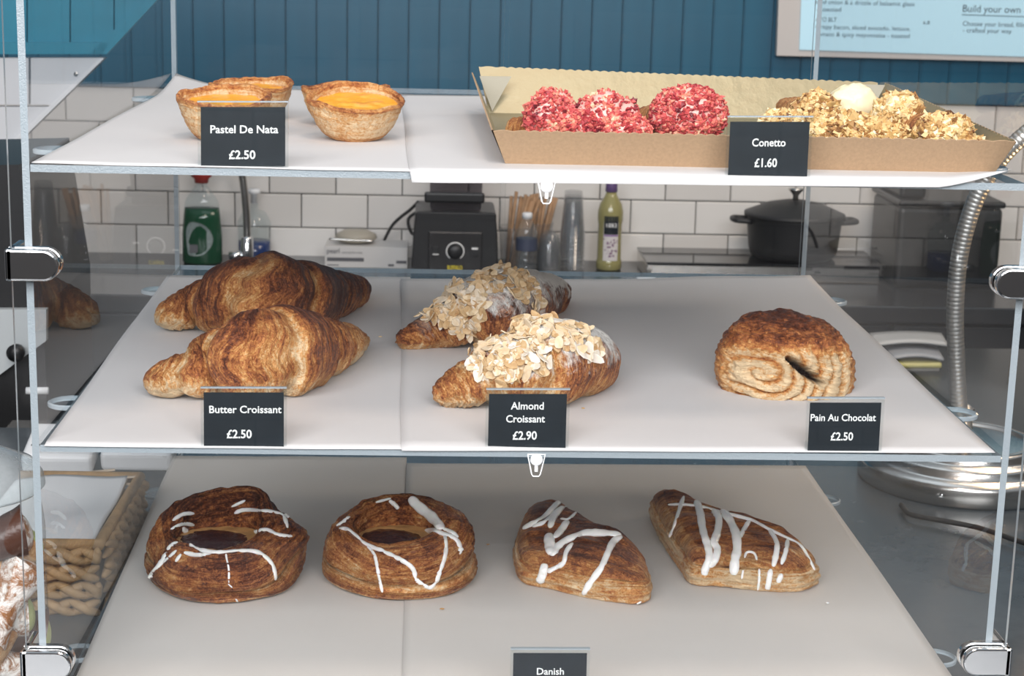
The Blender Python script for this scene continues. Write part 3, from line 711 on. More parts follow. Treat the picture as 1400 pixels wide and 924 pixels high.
D2 = [[2.6,(464,722),(476,724),(488,734),(502,745),(520,752),(540,761),(558,771),(566,780),(569,792),(580,800),(588,803),(596,796),(601,782),(607,765),(610,748),(608,732)],
      [2.0,(502,746),(512,758),(516,776),(519,792),(523,810)], [5.5,(560,680),(572,692),(585,702),(596,712),(604,724)], [3.4,(580,728),(592,725),(606,730),(622,736),(629,748),(629,757)],
      [2.8,(604,722),(618,728),(626,735)], [2.4,(460,719),(470,713),(478,706)], [2.4,(532,684),(540,690),(545,696)], [1.6,(513,687),(535,681)]]
danish(549, 786, 104, .066, .047, 'glossy brown danish ring with berry jam centre and white icing, at the right', (-.09,.10,1.05), 9, D2, .56, tiltx=.30, rot=2.6)

# fruit turnovers
def turnover(outl, h, label, seed, strokes, bake0, axis, edge=.014, ridge=None, lam=0, slit=None):
    """outl: base contour as (px, py, height the pixel sees)"""
    P = [atz(a, b, .0016 + zz) for a, b, zz in outl]; P = [Vector((p.x, p.y, 0)) for p in P]
    Q = [Vector(q) for q in crom([tuple(p) for p in P] + [tuple(P[0])], 12)][:-1]
    Cn = sum(Q, Vector())/len(Q); n = len(Q); root = thing('fruit_turnover', label, 'pastry', Cn + Vector((0,0,.0016)), 'folded turnovers on the bottom shelf')
    prof = crom([(.93,0),(.985,.10),(1.0,.30),(.985,.44),(.955,.52),(.955,.56),(.90,.74),(.78,.88),(.60,.97),(.35,1.0),(.02,1.0)], 7)
    ax = Vector(axis).normalized(); GV = []; su = []; sv = []; bake = []; gap = []
    for k, (rho, z) in enumerate(prof):
        row = []; fk = k/(len(prof)-1)
        for j in range(n):
            v = Q[j] - Cn; p = Cn + v*rho; d = v.normalized(); lx = (p - Cn).dot(ax); ly = (p - Cn).dot(Vector((-ax.y, ax.x, 0)))
            fine = ns(ly*150, lx*14, z*5, 1, seed); big = ns(lx*22, ly*30, 0, 1, seed+2); f2 = ns(p.x*150, p.y*150, z*3, 1, seed+3)
            zz = z*h*(1 + .16*big*(z > .3)) + (ridge(lx, ly)*max(0, z - .5)*2 if ridge else 0)
            step = math.floor(ly*120 + 1.5*big)*.0 + .0012*max(0, math.sin(ly*420 + 4*big + lx*30))*(z > .55)
            lay = .0011*math.sin(z*30 + 3*ns(j*.05, 0, 0, 1, seed)) if z < .6 else 0
            p2 = p + d*(.0010*fine + lay) + Vector((0,0, zz + .0008*f2 + .0010*fine*(z > .5) + step)); p2.z = max(.0020, p2.z + .0016)
            row.append(p2); su.append(ly*1.6 if z > .55 else z*.03 + .3); sv.append(lx*1.2)
            bk = bake0 + .16*big + .12*fine + (.18 if z > .85 else 0) - (.32 if z < .5 else 0)*1 - .2*math.exp(-((z-.54)/.05)**2)
            g_ = 0
            if slit: g_ = slit(lx, ly, z)
            bake.append(bk); gap.append(min(1, g_))
            if g_ > .1: row[-1] = row[-1] - Vector((0, -.003*g_, .003*g_))
        GV.append(row)
    body = surf_mesh('crust', GV, True, M['turnover'], root, dict(su=su, sv=sv, bake=bake, gap=gap, sug=[0]*len(su)))
    drizzle(body, root, strokes, seed=seed)
T1 = [[3.6,(715,722),(728,716),(745,706),(760,690),(772,682),(790,682)],[3.0,(728,720),(744,714),(757,704),(768,694),(780,692)],[4.4,(768,694),(757,706),(752,722)],[4.6,(776,712),(768,724),(758,736)],[2.0,(766,709),(777,710),(788,700)],
      [6.2,(750,730),(752,745),(754,758)],[5.0,(754,760),(764,746),(780,736),(800,729),(825,729),(850,732)],[3.0,(783,742),(774,755),(771,769),(760,776),(748,782)],[5.0,(745,770),(742,785),(737,797)],[3.8,(850,733),(838,741),(830,758),(822,776),(808,795),(797,813)],[5.4,(873,823),(877,828)],[1.6,(790,687),(808,693)]]
turnover([(740,674,.030),(722,688,.024),(711,722,.014),(703,760,.006),(711,795,.002),(750,808,0),(800,820,0),(858,829,0),(885,824,.002),(891,795,.012),(880,765,.020),(845,733,.026),(805,706,.030),(768,683,.032)], .036,
         'triangular fruit turnover with zigzag white icing, left of the pair', 21, T1, .62, (.88,-.48,0), ridge=lambda x, y: .005*math.exp(-((y+.004)/.014)**2))
T2 = [[2.2,(913,690),(935,690),(960,693),(985,700),(1010,706),(1030,712),(1050,723),(1075,735),(1094,745),(1105,762),(1114,780)],[2.6,(935,678),(928,700),(921,722),(915,735)],[4.2,(951,682),(957,700),(961,725),(967,745),(970,762),(964,778),(963,787)],
      [4.2,(975,697),(983,710),(980,730),(976,742),(981,752),(976,768),(968,774)],[5.0,(985,695),(998,712),(1006,730),(1008,750),(1005,765),(1003,787)],[2.6,(1025,711),(1017,724),(1010,738)],[3.2,(1052,724),(1062,742),(1061,758),(1057,775)],
      [3.0,(1054,777),(1051,795),(1048,811)],[2.6,(1077,737),(1074,755),(1068,772)],[3.0,(1069,784),(1063,797)],[1.5,(1038,777),(1038,792),(1036,807)],[1.4,(1018,763),(1021,755),(1031,756),(1035,766)],[1.4,(1016,779),(1014,792)]]
turnover([(893,676,.022),(888,690,.016),(899,723,.010),(912,752,.004),(928,780,.001),(944,802,0),(985,806,0),(1040,811,0),(1090,813,0),(1117,800,.003),(1119,785,.008),(1098,750,.022),(1070,733,.026),(1030,712,.030),(985,692,.032),(940,677,.030),(905,673,.026)], .037,
         'kite shaped fruit turnover with vertical white icing stripes, right of the pair', 33, T2, .50, (.93,-.37,0), ridge=lambda x, y: .004*math.exp(-((y-.002)/.016)**2),
         slit=lambda x, y, z: max(0, 1 - abs(z - .60)/.05)*max(0, 1 - abs(x - .022)/.020)*(y < 0))

# ---------------------------------------------------------------- custard tarts
def nata(px, py, rx_, label, tilt, seed, hh=.030, orange=1.0, roll=0):
    c = atz(px, py, Z1 + .0006); s = mpp(c); R_ = rx_*s
    root = thing('custard_tart', label, 'tart', c, 'custard tarts on the top shelf')
    Mx = Matrix.Rotation(tilt, 3, 'X') @ Matrix.Rotation(roll, 3, 'Y')
    prof = crom([(.02,0),(.56,0),(.66,.04),(.80,.28),(.91,.60),(.965,.84),(1.0,.95),(.985,1.02),(.94,1.03),(.90,.98),(.87,.86),(.84,.72)], 6)
    nu = 150; GV = []; su = []; sv = []; bake = []
    for k, (rho, z) in enumerate(prof):
        row = []
        for j in range(nu):
            t = 2*math.pi*j/nu; rim = max(0, z - .6)/.4
            w = 1 + .05*ns(math.cos(t)*1.5, math.sin(t)*1.5, 0, 1, seed)*rim + .012*ns(t*6, z*8, 0, 1, seed)
            sp = ns(z*26 + t*1.2, t*.8, 0, 1, seed+1); f2 = ns(math.cos(t)*9, math.sin(t)*9, z*7, 1, seed+2)
            rr = R_*rho*w + (.0007*sp + .0006*f2)*(rho > .5)
            zz = z*hh*(1 + .10*ns(math.cos(t)*1.6, math.sin(t)*1.6, 4, 1, seed)*rim) + .0005*f2*rim
            v = Mx @ Vector((rr*math.cos(t), rr*math.sin(t), zz)); row.append(v)
            su.append(z*.10 + t*.012); sv.append(t*.035)
            bake.append(.40 + .30*max(0, f2)*rim + .25*(z > .92) + .22*(z < .12) + .20*sp + .28*max(0, ns(math.cos(t)*2.2, math.sin(t)*2.2, 1, 1, seed+5))*rim)
        GV.append(row)
    zmin = min(v.z for r in GV for v in r); sh = Vector((0, 0, -zmin))
    GV = [[c + v + sh for v in r] for r in GV]
    surf_mesh('pastry_shell', GV, True, M['nata'], root, dict(su=su, sv=sv, bake=bake, gap=[0]*len(su), sug=[0]*len(su)), False)
    GVd = []; sp = []
    for i in range(26):
        f_ = i/25; r = []
        for j in range(80):
            t = 2*math.pi*j/80; x, y = math.cos(t)*f_, math.sin(t)*f_
            b = max(0, ns(x*2.2, y*2.2, 0, 1, seed+7) - .12)*2
            r.append(c + sh + Mx @ Vector((x*R_*.88, y*R_*.88, hh*(.80 + .05*(1-f_*f_)) + .0018*b + .0008*ns(x*5, y*5, 0, 1, seed)))); sp.append(b)
        GVd.append(r)
    surf_mesh('custard', GVd, True, M['custard'], root, dict(burn=sp), False)
e = N('egg_custard'); bf = e.attr('burn'); nz = e.noise(e.co(), 120, 4)
f = e.math('ADD', e.math('MULTIPLY', bf, .75), e.math('MULTIPLY', e.math('SUBTRACT', nz, .5), .35))
e.l(e.ramp(f, [(0, (.84,.38,.018)), (.35, (.78,.31,.03)), (.75, (.50,.20,.06)), (1, (.20,.08,.03))]), e.b.inputs['Base Color'])
e.b.inputs['Roughness'].default_value = .3; e.b.inputs['Coat Weight'].default_value = .25; e.b.inputs['Coat Roughness'].default_value = .15
e.b.inputs['Subsurface Weight'].default_value = .15; e.b.inputs['Subsurface Radius'].default_value = (.004,.002,.0005)
e.l(e.bump(nz, .0008, .6), e.b.inputs['Normal']); M['custard'] = e.m
nata(344, 163, 57, 'custard tart at the back left, half hidden by another tart', .10, 5, .028)
nata(308, 190, 64, 'custard tart behind the Pastel De Nata tag', .14, 9, .030)
nata(473, 170, 61, 'custard tart at the back of the right pair, mostly hidden', .06, 12, .028)
nata(486, 190, 66, 'custard tart in front of the right pair, glossy orange filling', .20, 2, .028)

# ---------------------------------------------------------------- cardboard tray
def tray():
    z0 = Z1 + .0020
    fl, fr = atz(690, 221, z0), atz(1366, 239, z0); yb = fl.y + .345; y0 = (fl.y + fr.y)/2
    x0_, x1_ = fl.x, fr.x; hf, hb, fx, fy = .0225, .030, .010, .011
    root = thing('cardboard_tray', 'shallow brown cardboard tray with gold lining and scalloped rim', 'tray', ((x0_+x1_)/2, (y0+yb)/2, z0))
    B = [Vector((x0_, y0, z0)), Vector((x1_, y0, z0)), Vector((x1_, yb, z0)), Vector((x0_, yb, z0))]
    g = G(); g.cur = 1; t = .0012
    g.add([B[0], B[1], B[2], B[3]] + [b + Vector((0,0,t)) for b in B], [(3,2,1,0)]); g.cur = 0; g.F.append((4,5,6,7)); g.mi.append(0)
    g.obj('base', [M['gold'], M['kraft']], root)
    outs = [Vector((0,-fy,0)), Vector((fx,0,0)), Vector((0,fy,0)), Vector((-fx,0,0))]; hs_ = [hf, hf*1.15, hb*1.25, hb*1.1]
    for k in range(4):
        a, b = B[k], B[(k+1) % 4]; L = (b - a).length; n = int(L/.0010); o = outs[k]; ext0, ext1 = outs[k-1], outs[(k+1) % 4]
        if k == 3: hs0, hs1 = hb*1.15, hf*1.0
        elif k == 1: hs0, hs1 = hf, hb*1.1
        elif k == 2: hs0, hs1 = hb*1.1, hb*1.30
        else: hs0 = hs1 = hf
        V = []; nrm = (b - a).normalized().cross(Vector((0,0,1))*hf + o).normalized()
        for i in range(n + 1):
            u = i/n; hh = hs0*(1-u) + hs1*u + .0010*abs(math.sin(u*L/.0075*math.pi))
            p = a*(1-u) + b*u; top = p + (o + ext0*max(0, 1-u*1)*0)*(hh/hf) + Vector((0,0,hh)); top += ext0*max(0, 1 - u*30)*.9 + ext1*max(0, 1 - (1-u)*30)*.9
            mid = (p + top)/2
            V += [p, mid, top]
        m_ = len(V); V2 = [v - nrm*t for v in V]
        g = G(); g.cur = 1
        g.add(V + V2, [(3*i+r, 3*i+3+r, 3*i+4+r, 3*i+1+r) for i in range(n) for r in (0, 1)]); g.cur = 0
        inner = [(m_+3*i+r, m_+3*i+1+r, m_+3*i+4+r, m_+3*i+3+r) for i in range(n) for r in (0, 1)]; g.F += inner; g.mi += [0]*len(inner)
        e_ = [(3*i+2, 3*i+5, m_+3*i+5, m_+3*i+2) for i in range(n)]; g.F += e_; g.mi += [1]*len(e_)
        g.F += [(0, 1, m_+1, m_), (1, 2, m_+2, m_+1), (m_, m_+1, m_+1, m_)][:2]; g.mi += [1]*2
        g.obj('wall', [M['gold'], M['kraft']], root)
    # folded corner tabs
    for px, py, dx in ((672, 128, 1), (1150, 128, -1)):
        q = B[3] + Vector((.003, -.004, .003)) if dx > 0 else B[2] + Vector((-.003, -.004, .003))
        g = G(); tp = Vector((q.x - dx*.012, q.y - .006, z0 + hb*1.12)); tr = Vector((q.x + dx*.016, q.y - .002, z0 + hb*1.12))
        g.add([q, tr, tp, q + Vector((0,.001,.0005)), tr + Vector((0,.001,0)), tp + Vector((0,.001,0))], [(0,1,2),(5,4,3),(0,3,4,1),(1,4,5,2),(2,5,3,0)])
        g.obj('corner_tab', pm('grey_card_back', (.45,.42,.34), .6), root)
    return z0 + t, y0
ZTR, YTR = tray()

# filled cones
ico = bmesh.new(); bmesh.ops.create_icosphere(ico, subdivisions=1, radius=1)
IV = [v.co.copy() for v in ico.verts]; IF = [tuple(v.index for v in f.verts) for f in ico.faces]; ico.free()
CUV = [Vector(v) for v in ((1,0,0),(-1,0,0),(0,1,0),(0,-1,0),(0,0,1),(0,0,-1))]; CUF = [(0,2,4),(2,1,4),(1,3,4),(3,0,4),(2,0,5),(1,2,5),(3,1,5),(0,3,5)]
def conetto(blobs, label, mt, core, cone, seed, count, csize, grp, bare=False):
    """blobs: (px, py, rx px, ry px, y) ellipsoids; cone: (px,py,y,len,dir) or None"""
    R = random.Random(seed); pts = []; els = []
    for px, py, rx_, ry, y in blobs:
        c = aty(px, py, y); s = mpp(c); els.append((c, rx_*s, min(rx_, ry)*s*.85, ry*s))
    c0 = els[0][0]; root = thing('filled_cone', label, 'pastry', Vector((c0.x, c0.y, ZTR)), grp)
    if cone:
        px, py, y, L, dv, r0c, r1c = cone; a = aty(px, py, y); d = Vector(dv).normalized(); GV = []; su = []; sv = []; bk = []
        for i in range(50):
            f_ = i/49; r = r0c*(1-f_) + r1c*f_; cc = a + d*L*f_; X = d.cross(Vector((0,0,1))).normalized(); Y = X.cross(d); row = []
            for j in range(48):
                t = 2*math.pi*j/48; w = (f_*7 + j/48) % 1; rr = r*(1 + .10*w) + .0005*ns(f_*20, t*3, 0, 1, seed)
                q = cc + X*rr*math.cos(t) + Y*rr*math.sin(t); q.z = max(ZTR + .0004, q.z); row.append(q); su.append(f_*.1 + j/48*.015); sv.append(t*.03); bk.append(.45 + .25*w)
            GV.append(row)
        surf_mesh('pastry_cone', GV, True, M['cone'], root, dict(su=su, sv=sv, bake=bk, gap=[0]*len(su), sug=[0]*len(su)))
    for q, (c, ax_, ay, az) in enumerate(els):
        GV = []; 
        for i in range(28):
            ph = -math.pi/2 + math.pi*i/27; row = []
            for j in range(40):
                t = 2*math.pi*j/40; d = Vector((math.cos(t)*math.cos(ph), math.sin(t)*math.cos(ph), math.sin(ph)))
                k = 1 + .13*ns(d.x*2, d.y*2, d.z*2, 1, seed+q) + .05*ns(d.x*6, d.y*6, d.z*6, 1, seed+q)
                p = c + Vector((d.x*ax_*k, d.y*ay*k, d.z*az*k)); p.z = max(ZTR + .0004, p.z); row.append(p)
            GV.append(row)
        surf_mesh('cream_filling', GV, True, core, root, {}, False)
    if bare: return
    g = G(); sh = []; per = count//len(els)
    for q, (c, ax_, ay, az) in enumerate(els):
        for _ in range(per):
            d = Vector((R.gauss(0,1), R.gauss(0,1), R.gauss(0,1))).normalized()
            if d.y > .5 and R.random() < .8: d.y = -d.y
            k = 1 + .13*ns(d.x*2, d.y*2, d.z*2, 1, seed+q) + .05*ns(d.x*6, d.y*6, d.z*6, 1, seed+q)
            p = c + Vector((d.x*ax_*k, d.y*ay*k, d.z*az*k)) + d*R.uniform(-.0006, .0014); p.z = max(ZTR + .0012, p.z)
            s_ = csize*R.uniform(.5, 1.35)*(1.3 if R.random() < .08 else 1); q3 = Matrix.Rotation(R.uniform(0,6.28), 3, Vector((R.gauss(0,1), R.gauss(0,1), R.gauss(0,1))).normalized())
            st3 = Vector((R.uniform(.7,1.3), R.uniform(.6,1.1), R.uniform(.45,.9)))
            g.add([p + q3 @ Vector((v.x*st3.x*s_*R.uniform(.75,1.2), v.y*st3.y*s_, v.z*st3.z*s_)) for v in CUV], CUF)
            c_ = min(1, max(0, R.betavariate(2.2, 2.0) + .35*ns(p.x, p.y, p.z, 60, seed))); sh += [c_]*6
    g.obj('crumb_coating', mt, root, kind='stuff', attrs=dict(shade=sh))
GP, GN = 'pink coated cones in the tray', 'nut coated cones in the tray'
yp = YTR + .055
conetto([(753,158,34,33,yp)], 'pink crumb coated cone end nearest the left of the tray', M['pinkcr'], M['pinkcream'], (746,180,yp+.004,.030,(-.75,.65,-.03),.012,.008), 1, 900, .0020, GP)
conetto([(830,160,43,33,yp-.004),(852,176,36,19,yp-.020),(790,172,26,20,yp-.012)], 'second pink crumb coated cone from the left', M['pinkcr'], M['pinkcream'], (834,168,yp,.09,(.2,.95,-.03),.017,.008), 2, 1500, .0020, GP)
conetto([(941,157,51,38,yp)], 'largest pink crumb coated cone, beside the Conetto tag', M['pinkcr'], M['pinkcream'], (935,170,yp,.09,(-.2,.95,-.05),.018,.008), 3, 1500, .0020, GP)
yn = YTR + .055
conetto([(1068,172,30,20,yn+.04)], 'low nut coated cone behind the Conetto tag', M['nutcr'], M['cream'], None, 4, 600, .0028, GN)
conetto([(1115,155,30,28,yn+.075)], 'nut coated cone at the back right of the Conetto tag', M['nutcr'], M['cream'], (1115,160,yn+.08,.08,(-.1,.97,0),.015,.007), 5, 700, .0028, GN)
conetto([(1166,143,36,28,yn+.10)], 'smooth pale cream filled cone end without nuts', M['nutcr'], M['cream'], (1170,150,yn+.11,.08,(.15,.97,0),.016,.007), 6, 10, .002, GN, bare=True)
conetto([(1228,160,34,31,yn+.045)], 'nut coated cone on top of the right pile', M['nutcr'], M['cream'], (1228,165,yn+.05,.09,(.1,.97,-.1),.016,.007), 7, 850, .0029, GN)
conetto([(1158,182,50,26,yn),(1205,186,36,22,yn-.004)], 'widest nut coated cone at the front of the pile', M['nutcr'], M['cream'], None, 8, 1700, .0029, GN)
conetto([(1290,184,40,28,yn),(1330,200,14,10,yn-.01)], 'rightmost nut coated cone in the tray', M['nutcr'], M['cream'], (1285,188,yn,.09,(-.2,.95,-.03),.017,.008), 9, 1100, .0029, GN)

# ================================================================ kitchen things on the black worktop
def base(px, py, y): p = aty(px, py, y); return Vector((p.x, y, ZK))
def foot_of(px, y): p = aty(px, 366, y); return Vector((p.x, y, ZK + .0005))
M['clearb'] = glassy('clear_bottle', (.90,.93,.93), 1.5, .08); M['clearc'] = glassy('clear_cup', (.80,.80,.80), 1.55, .05)
# green washing up liquid
c = foot_of(277, 2.73); s = mpp(c)
t = thing('soap_bottle', 'green washing up liquid bottle with red cap beside the tap', 'bottle', c)
def oval(prof, c, sx, sy, n=28): return G().lathe([(r, z) for r, z in prof], c, n, Matrix.Diagonal((sx, sy, 1)))
oval([(25*s,0),(27*s,3*s),(27*s,40*s),(25*s,62*s),(23.5*s,76*s)], c, 1, .6).obj('green_liquid', pm('green_liquid', (.004,.055,.022), .12), t, True)
oval([(24*s,76*s),(22*s,86*s),(13*s,100*s),(8*s,106*s),(7*s,112*s)], c, 1, .6).obj('shoulder', M['clearb'], t, True)
oval([(9*s,110*s),(10*s,116*s),(14*s,119*s),(14*s,126*s),(6*s,130*s),(5*s,140*s)], c, 1, .7).obj('cap', pm('red_cap', (.36,.03,.02), .4), t, True)
P = [(-19,24),(-17,14),(-8,12),(4,15),(14,26),(16,38),(10,50),(0,57),(-14,58),(-20,45)]
g = G(); Q = crom([(a, b) for a, b in P] + [P[0]], 4)[:-1]; nq = len(Q)
g.add([c + Vector((q[0]*s, -16.3*s*math.sqrt(max(.05, 1-(q[0]/28)**2)) - d, q[1]*s)) for d in (0, .001) for q in Q], [tuple(range(nq, 2*nq))[::-1]] + [(i, (i+1) % nq, nq+(i+1) % nq, nq+i) for i in range(nq)])
g.obj('label_sticker', pm('bottle_label', (.22,.27,.26), .6, var=.3, vs=160), t)
G().box((c.x - 15*s, c.y - 16.9*s, c.z + 17*s), (c.x - 4*s, c.y - 16.3*s, c.z + 28*s)).obj('barcode', M['darkink'], t)
# tap
c = foot_of(338, 2.71); t = thing('kitchen_tap', 'tall chrome kitchen tap with side lever and curved spout', 'tap', c)
tp = [c + Vector((a*s, b_*s*.35, z*s)) for a, b_, z in ((0,0,0),(0,0,60),(-3,0,100),(-7,0,128),(-16,-4,150),(-34,-8,162),(-56,-10,158),(-68,-10,146),(-73,-10,132),(-75,-10,124))]
G().tube([Vector(q) for q in crom([tuple(p) for p in tp], 6)], 5.2*s, 16).obj('spout', M['steel'], t, True)
G().lathe([(8*s,0),(8.5*s,4*s),(8.5*s,38*s),(6.5*s,40*s)], c, 24).obj('body', M['chrome'], t, True)
G().tube([c + Vector((-8*s,0,14*s)), c + Vector((-24*s,0,12*s))], 6*s, 16).obj('lever', M['chrome'], t, True)
# hand wash bottle behind
c = foot_of(348, 2.79); t = thing('handwash_bottle', 'clear pump bottle with blue liquid, behind the tap', 'bottle', c)
G().lathe([(20*s,0),(22*s,3*s),(22*s,26*s)], c, 24).obj('blue_liquid', pm('blue_liquid', (.01,.03,.12), .15), t, True)
G().lathe([(22*s,26*s),(23*s,52*s),(16*s,66*s),(6*s,70*s),(5*s,78*s)], c, 24, capb=False).obj('bottle_body', M['clearb'], t, True)
G().lathe([(4*s,78*s),(4*s,90*s),(9*s,92*s),(9*s,98*s)], c, 16).obj('pump', M['white'], t, True)
# white box of film
A = foot_of(444, 2.70); Bb = foot_of(557, 2.70); hz = 29*s
t = thing('film_box', 'long white printed carton lying beside the black blender', 'box', (A + Bb)/2)
G().box((A.x, A.y, A.z), (Bb.x, A.y + .10, A.z + hz)).obj('carton', pm('white_carton', (.62,.60,.58), .6), t, bev=.001)
text_mesh('lettering', 'pearl', A + Vector((3*s, -.0005, 20*s)), (1,0,0), (0,0,1), 7*s, M['darkink'], t, width=17*s, bold=.01)
text_mesh('lettering', 'catering film wrap', A + Vector((23*s, -.0005, 20*s)), (1,0,0), (0,0,1), 3*s, M['darkink'], t, width=28*s)
for x_, z_, w_, h_ in ((3,9,50,5),(97,7,14,4),(3,3,16,1.2),(86,3,8,3)):
    G().box((A.x + x_*s, A.y - .0006, A.z + z_*s), (A.x + (x_+w_)*s, A.y, A.z + (z_+h_)*s)).obj('printed_bar', M['darkink'], t)
c = Vector((aty(487, 330, 2.75).x, 2.75, A.z + hz + .0004)); t = thing('oval_dish', 'small beige oval lidded dish resting on the white carton', 'dish', c)
oval([(10*s,0),(24*s,3*s),(29*s,8*s),(27*s,13*s),(17*s,18*s),(5*s,19*s)], c, 1, .75).obj('dish_body', pm('beige_plastic', (.40,.36,.29), .45), t, True)
G().tube([c + Vector((x*s, -20*s + abs(x)*.05*s, (7 - x*.03)*s)) for x in range(-36, 25, 4)], 1.6*s, 8).obj('handle', M['steel'], t, True)
# blender
c = foot_of(621, 2.69); s = mpp(c); t = thing('blender', 'black countertop blender base with dial beneath its jug', 'blender', c)
g = G(); lv = [(58,0),(58.5,4),(56,60),(54,78),(54,86),(50,88)]
for r, z in lv: pass
V = [c + Vector((sx*r*s, sy*52*s*(.9 + .1*r/58), z*s)) for r, z in lv for sx, sy in ((-1,-1),(1,-1),(1,1),(-1,1))]
Fc = [(3,2,1,0)] + [(k*4+i, k*4+(i+1) % 4, k*4+4+(i+1) % 4, k*4+4+i) for k in range(len(lv)-1) for i in range(4)] + [tuple(len(lv)*4-4+i for i in range(4))]
g.add(V, Fc); g.obj('motor_base', M['black'], t, bev=.006, seg=3)
yf = c.y - 53.4*s
G().box((c.x-36*s, yf - .002, c.z+8*s), (c.x+36*s, yf + .004, c.z+62*s)).obj('control_panel', pm('panel_black', (.022,.021,.022), .3), t, bev=.004)
yq = yf - .0025; Rx = Matrix.Rotation(math.pi/2, 3, 'X')
G().lathe([(9.5*s,0),(9*s,.012),(7.5*s,.014)], (c.x, yq, c.z+36*s), 28, Rx).obj('dial', M['black'], t, True)
G().tube([Vector((c.x + 11.5*s*math.sin(a), yq - .0005, c.z + 36*s + 11.5*s*math.cos(a))) for a in np.linspace(-2.5, 2.5, 40)], .9*s, 6).obj('dial_ring', M['ink'], t)
for sx in (-1, 1):
    G().box((c.x + sx*26*s - 4*s, yq - .003, c.z+30*s), (c.x + sx*26*s + 4*s, yq, c.z+42*s)).obj('switch', M['black'], t, bev=.0005)
    G().box((c.x + sx*26*s - 4*s, yq - .0036, c.z+(39 if sx > 0 else 31)*s), (c.x + sx*26*s + 4*s, yq - .003, c.z+(41.5 if sx > 0 else 32.3)*s)).obj('switch_mark', M['ink'], t)
text_mesh('logo', 'BUFFALO', Vector((c.x - 10*s, yq, c.z + 11*s)), (1,0,0), (0,0,1), 6*s, pm('yellow_print', (.75,.60,.03), .5), t, width=20*s, bold=.03)
G().lathe([(46*s,88*s),(48*s,92*s),(50*s,130*s),(54*s,190*s)], c, 4, Matrix.Rotation(math.pi/4, 3, 'Z'), capb=False, capt=False).obj('jug', glassy('smoky_jug', (.45,.43,.45), 1.5, .1, (.2,.2,.22)), t)
G().box((c.x-42*s, c.y-52*s, c.z+100*s), (c.x+38*s, c.y-44*s, c.z+114*s)).obj('jug_handle', M['black'], t, bev=.005, seg=3)
cb = [(-56,34),(-66,40),(-76,52),(-82,60),(-90,48),(-98,34),(-102,20),(-104,8)]
G().tube([Vector(q) for q in crom([(c.x + a*s + .0, c.y + .06 + i*.01, c.z + b_*s*1.3 ) for i, (a, b_) in enumerate([(-50,68),(-62,58),(-74,50),(-86,40),(-94,28),(-99,18),(-99,6)])], 5)], 2.3*s, 8).obj('power_cable', M['rubber'], t, True)
G().tube([Vector(q) for q in crom([(c.x + a*s, c.y + .10, c.z + b_*s) for a, b_ in [(-50,72),(-64,60),(-60,42),(-52,40),(-46,58)]], 5)], 2.3*s, 8).obj('power_cable', M['rubber'], t, True)
# straws in two clear cups
straw_m = pm('paper_straw', (.36,.21,.11), .6, var=.25, vs=40)
def straws(px, y, n, seed, label, tall, spread, g_):
    c = foot_of(px, y); s = mpp(c); t = thing('straw_cup', label, 'cup', c); R = random.Random(seed)
    G().lathe([(16*s,0),(17*s,2*s),(20*s,40*s),(22*s,58*s)], c, 28, capt=False).obj('cup', M['clearc'], t, True)
    for i in range(n):
        a = R.uniform(0, 6.28); r = R.uniform(2, 11)*s; b0 = c + Vector((math.cos(a)*r*.8 - spread*5*s, math.sin(a)*r*.8, .004))
        d = Vector((math.cos(a)*.10 + spread*R.uniform(.12,.32), math.sin(a)*.10, 1)).normalized()
        G().tube([b0, b0 + d*(tall + R.uniform(-9, 4))*s], 2.4*s, 8).obj('straw', straw_m, t, True)
straws(702, 2.73, 14, 1, 'clear cup of brown paper straws beside the blender', 102, .8, None)
straws(733, 2.79, 16, 2, 'clear cup of brown paper straws behind the water bottle', 90, .6, None)
# water bottle
c = foot_of(719, 2.64); s = mpp(c); t = thing('water_bottle', 'small clear plastic water bottle with white cap among the straws', 'bottle', c)
pr = [(13*s,0),(14.5*s,2*s)] + [((14.2 + .7*math.sin(k*1.6))*s, (2 + k*2.2)*s) for k in range(1, 20)] + [(13.5*s,50*s),(14.5*s,56*s),(12*s,66*s),(7*s,76*s),(6*s,80*s)]
G().lathe(pr, c, 28, capb=True, capt=False).obj('bottle_body', M['clearb'], t, True)
G().lathe([(14.9*s,36*s),(14.9*s,52*s)], c, 28, capb=False, capt=False).obj('label_band', pm('dark_blue_label', (.05,.06,.10), .4), t, True)
G().lathe([(7*s,79*s),(7*s,86*s),(5.5*s,87*s)], c, 20).obj('cap', M['white'], t, True)
# stacks of clear cups
def cupstack(px, y, r, h, label, n, dome=False):
    c = foot_of(px, y); s = mpp(c); t = thing('cup_stack', label, 'cup stack', c)
    for k in range(n):
        z = (h*.45)*k/n
        if dome: pr = [(r*s, z*s), (r*.97*s, (z+9)*s), (r*.75*s, (z+h*.42)*s), (r*.3*s, (z+h*.52)*s)]
        else: pr = [(r*s, z*s), (r*1.0*s, (z+1.5)*s), (r*.93*s, (z+2)*s), (r*.66*s, (z+h*.55)*s)]
        G().lathe(pr, c, 28, capb=False, capt=dome or k == n-1).obj('dome_lid' if dome else 'plastic_cup', M['clearc'], t, True)
cupstack(750, 2.70, 17, 62, 'stack of clear domed lids left of the tall cups', 7, True)
cupstack(781, 2.74, 18, 112, 'tall stack of clear plastic cups left of the syrup bottle', 9)
